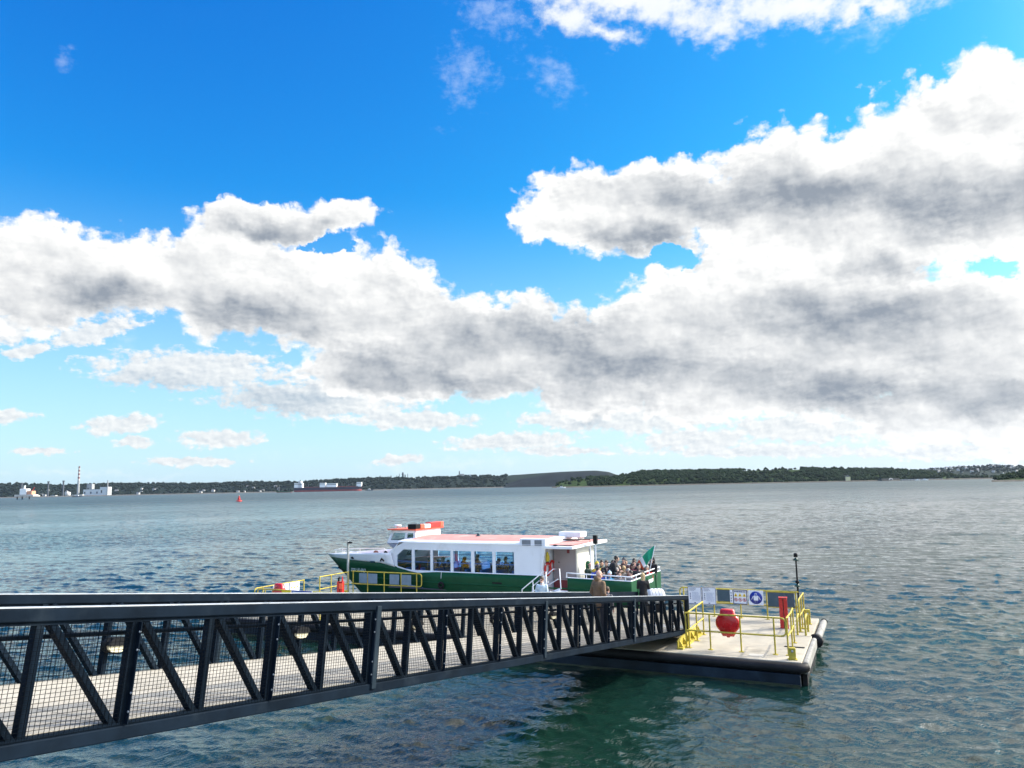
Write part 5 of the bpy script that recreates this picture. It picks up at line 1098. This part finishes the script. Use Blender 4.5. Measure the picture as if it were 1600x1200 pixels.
extra=[('navy',(.02,.03,.08)),('olive',(.05,.06,.03)),('charcoal',(.03,.03,.03)),('maroon',(.12,.015,.02)),('grey',(.18,.18,.19)),('denim blue',(.05,.10,.22)),('plum',(.08,.02,.07)),('black',(.012,.012,.014)),('brown',(.09,.05,.03)),('dark green',(.02,.06,.04))]
spots_=[(5.75,8.35,2.12,'beside the shelter post'),(5.3,8.45,2.2,'below the leaning man'),(4.85,8.3,2.14,'behind the rail left of the burgundy jacket'),(4.35,8.45,2.1,'at the rail below the long black hair'),(4.15,8.2,2.05,'at the rail near the stern corner'),(5.4,9.4,2.35,'behind the leaning man'),(4.7,10.4,2.36,'far across behind the dark grey cap'),(5.2,10.6,2.3,'far across behind the bright blue jacket'),(4.3,10.9,2.32,'far across left of the flag'),(6.1,9.8,2.3,'behind the yellow hat')]
for (cn_,cc_),(w_,t__,z_,pl) in zip(extra,spots_): crew.append(('passenger in a %s coat %s'%(cn_,pl),w_,t__,z_,'sit',dict(top=cc_,hair=('black','brown','brown','blond','grey')[int(w_*100)%5],long_hair=int(w_*100)%2==0),120+int(w_*370)%110))
for lab,w,t_,zt_,pose,kw,face in crew:
    ht=1.70
    full=(.90 if pose=='stand' else .50)+.70+.125
    if kw.get('lean'): full=(.90 if pose=='stand' else .50)+.70*math.cos(R_(kw['lean']))+.125
    base=zt_-full*1.047; 
    legs=[(.015,.02,.035),(.03,.035,.05),(.05,.045,.04)][int(w*10)%3]
    p=person(lab,fr(-w,t_,base),face,1.80,pose=pose,legs=legs,arms=kw.pop('arms','lap'),group='passengers on the open stern deck',vox=.022,skin=int(w*7)%2,**kw)
    if pose=='sit':
        pass
# a slatted bench under the seated passengers
for i,(x0,x1,y0_,y1_) in enumerate(((5.35,8.0,-1.95,-1.3),(5.35,8.0,-.95,-.15),(5.9,8.0,.3,.95),(6.6,8.0,1.2,1.95))):
    MB().box(x0,x1,y0_,y1_,.952,1.27).build('bench',mat('bench locker paint',(.45,.46,.47),.6),FB,bevel=.02)
# inside the cabin: seated dark figures behind the glass
proto=person('passenger seated inside the cabin behind the tinted windows',fr(-9.9,8.0,.98+.0),295,1.70,pose='sit',top=(.03,.035,.05),legs=(.02,.02,.03),hair='black',group='passengers inside the cabin',vox=.03)
cabin=[(10.8,8.1,1.0),(11.1,8.9,1.04),(11.9,8.0,1.03),(12.3,8.8,1.0),(12.65,8.05,.98),(13.1,9.0,1.06),(13.5,8.1,1.0),(14.3,8.9,1.04),(14.6,8.1,.97),(15.2,9.0,1.0),(10.2,9.0,1.08),(9.7,10.2,1.04),(11.5,10.4,1.0),(13.2,10.5,1.05)]
for w,t_,s in cabin:
    c=copy_tree(proto); c.location=fr(-w,t_,.98); c.rotation_euler.z+=R_(rng.uniform(-25,25)); c.scale=[v*s for v in c.scale]
hp=copy_tree(proto); hp.location=fr(-(12+4.2),9.2,2.36); hp['label']='dark silhouette of the skipper inside the wheelhouse'; hp['category']='person'; del hp['group']; hp.scale=(.9,.9,.9)

# ---------------------------------------------------------------- thin sea haze
me=bpy.data.meshes.new('haze'); b_=[(-9500,-300,-3),(9500,-300,-3),(9500,9500,-3),(-9500,9500,-3)]; me.from_pydata(b_+[(x,y,190) for x,y,z in b_],[],[(3,2,1,0),(4,5,6,7),(0,1,5,4),(1,2,6,5),(2,3,7,6),(3,0,4,7)])
hm=bpy.data.materials.new('haze'); hm.use_nodes=True; t=hm.node_tree; t.nodes.clear(); pv=t.nodes.new('ShaderNodeVolumePrincipled'); pv.inputs['Color'].default_value=(.60,.78,1,1); pv.inputs['Density'].default_value=.000016; pv.inputs['Anisotropy'].default_value=.3
o_=t.nodes.new('ShaderNodeOutputMaterial'); t.links.new(pv.outputs[0],o_.inputs['Volume']); me.materials.append(hm); ho=bpy.data.objects.new('haze',me); scn.collection.objects.link(ho); tag(ho,'thin pale sea haze over the whole harbour','haze',kind='stuff')
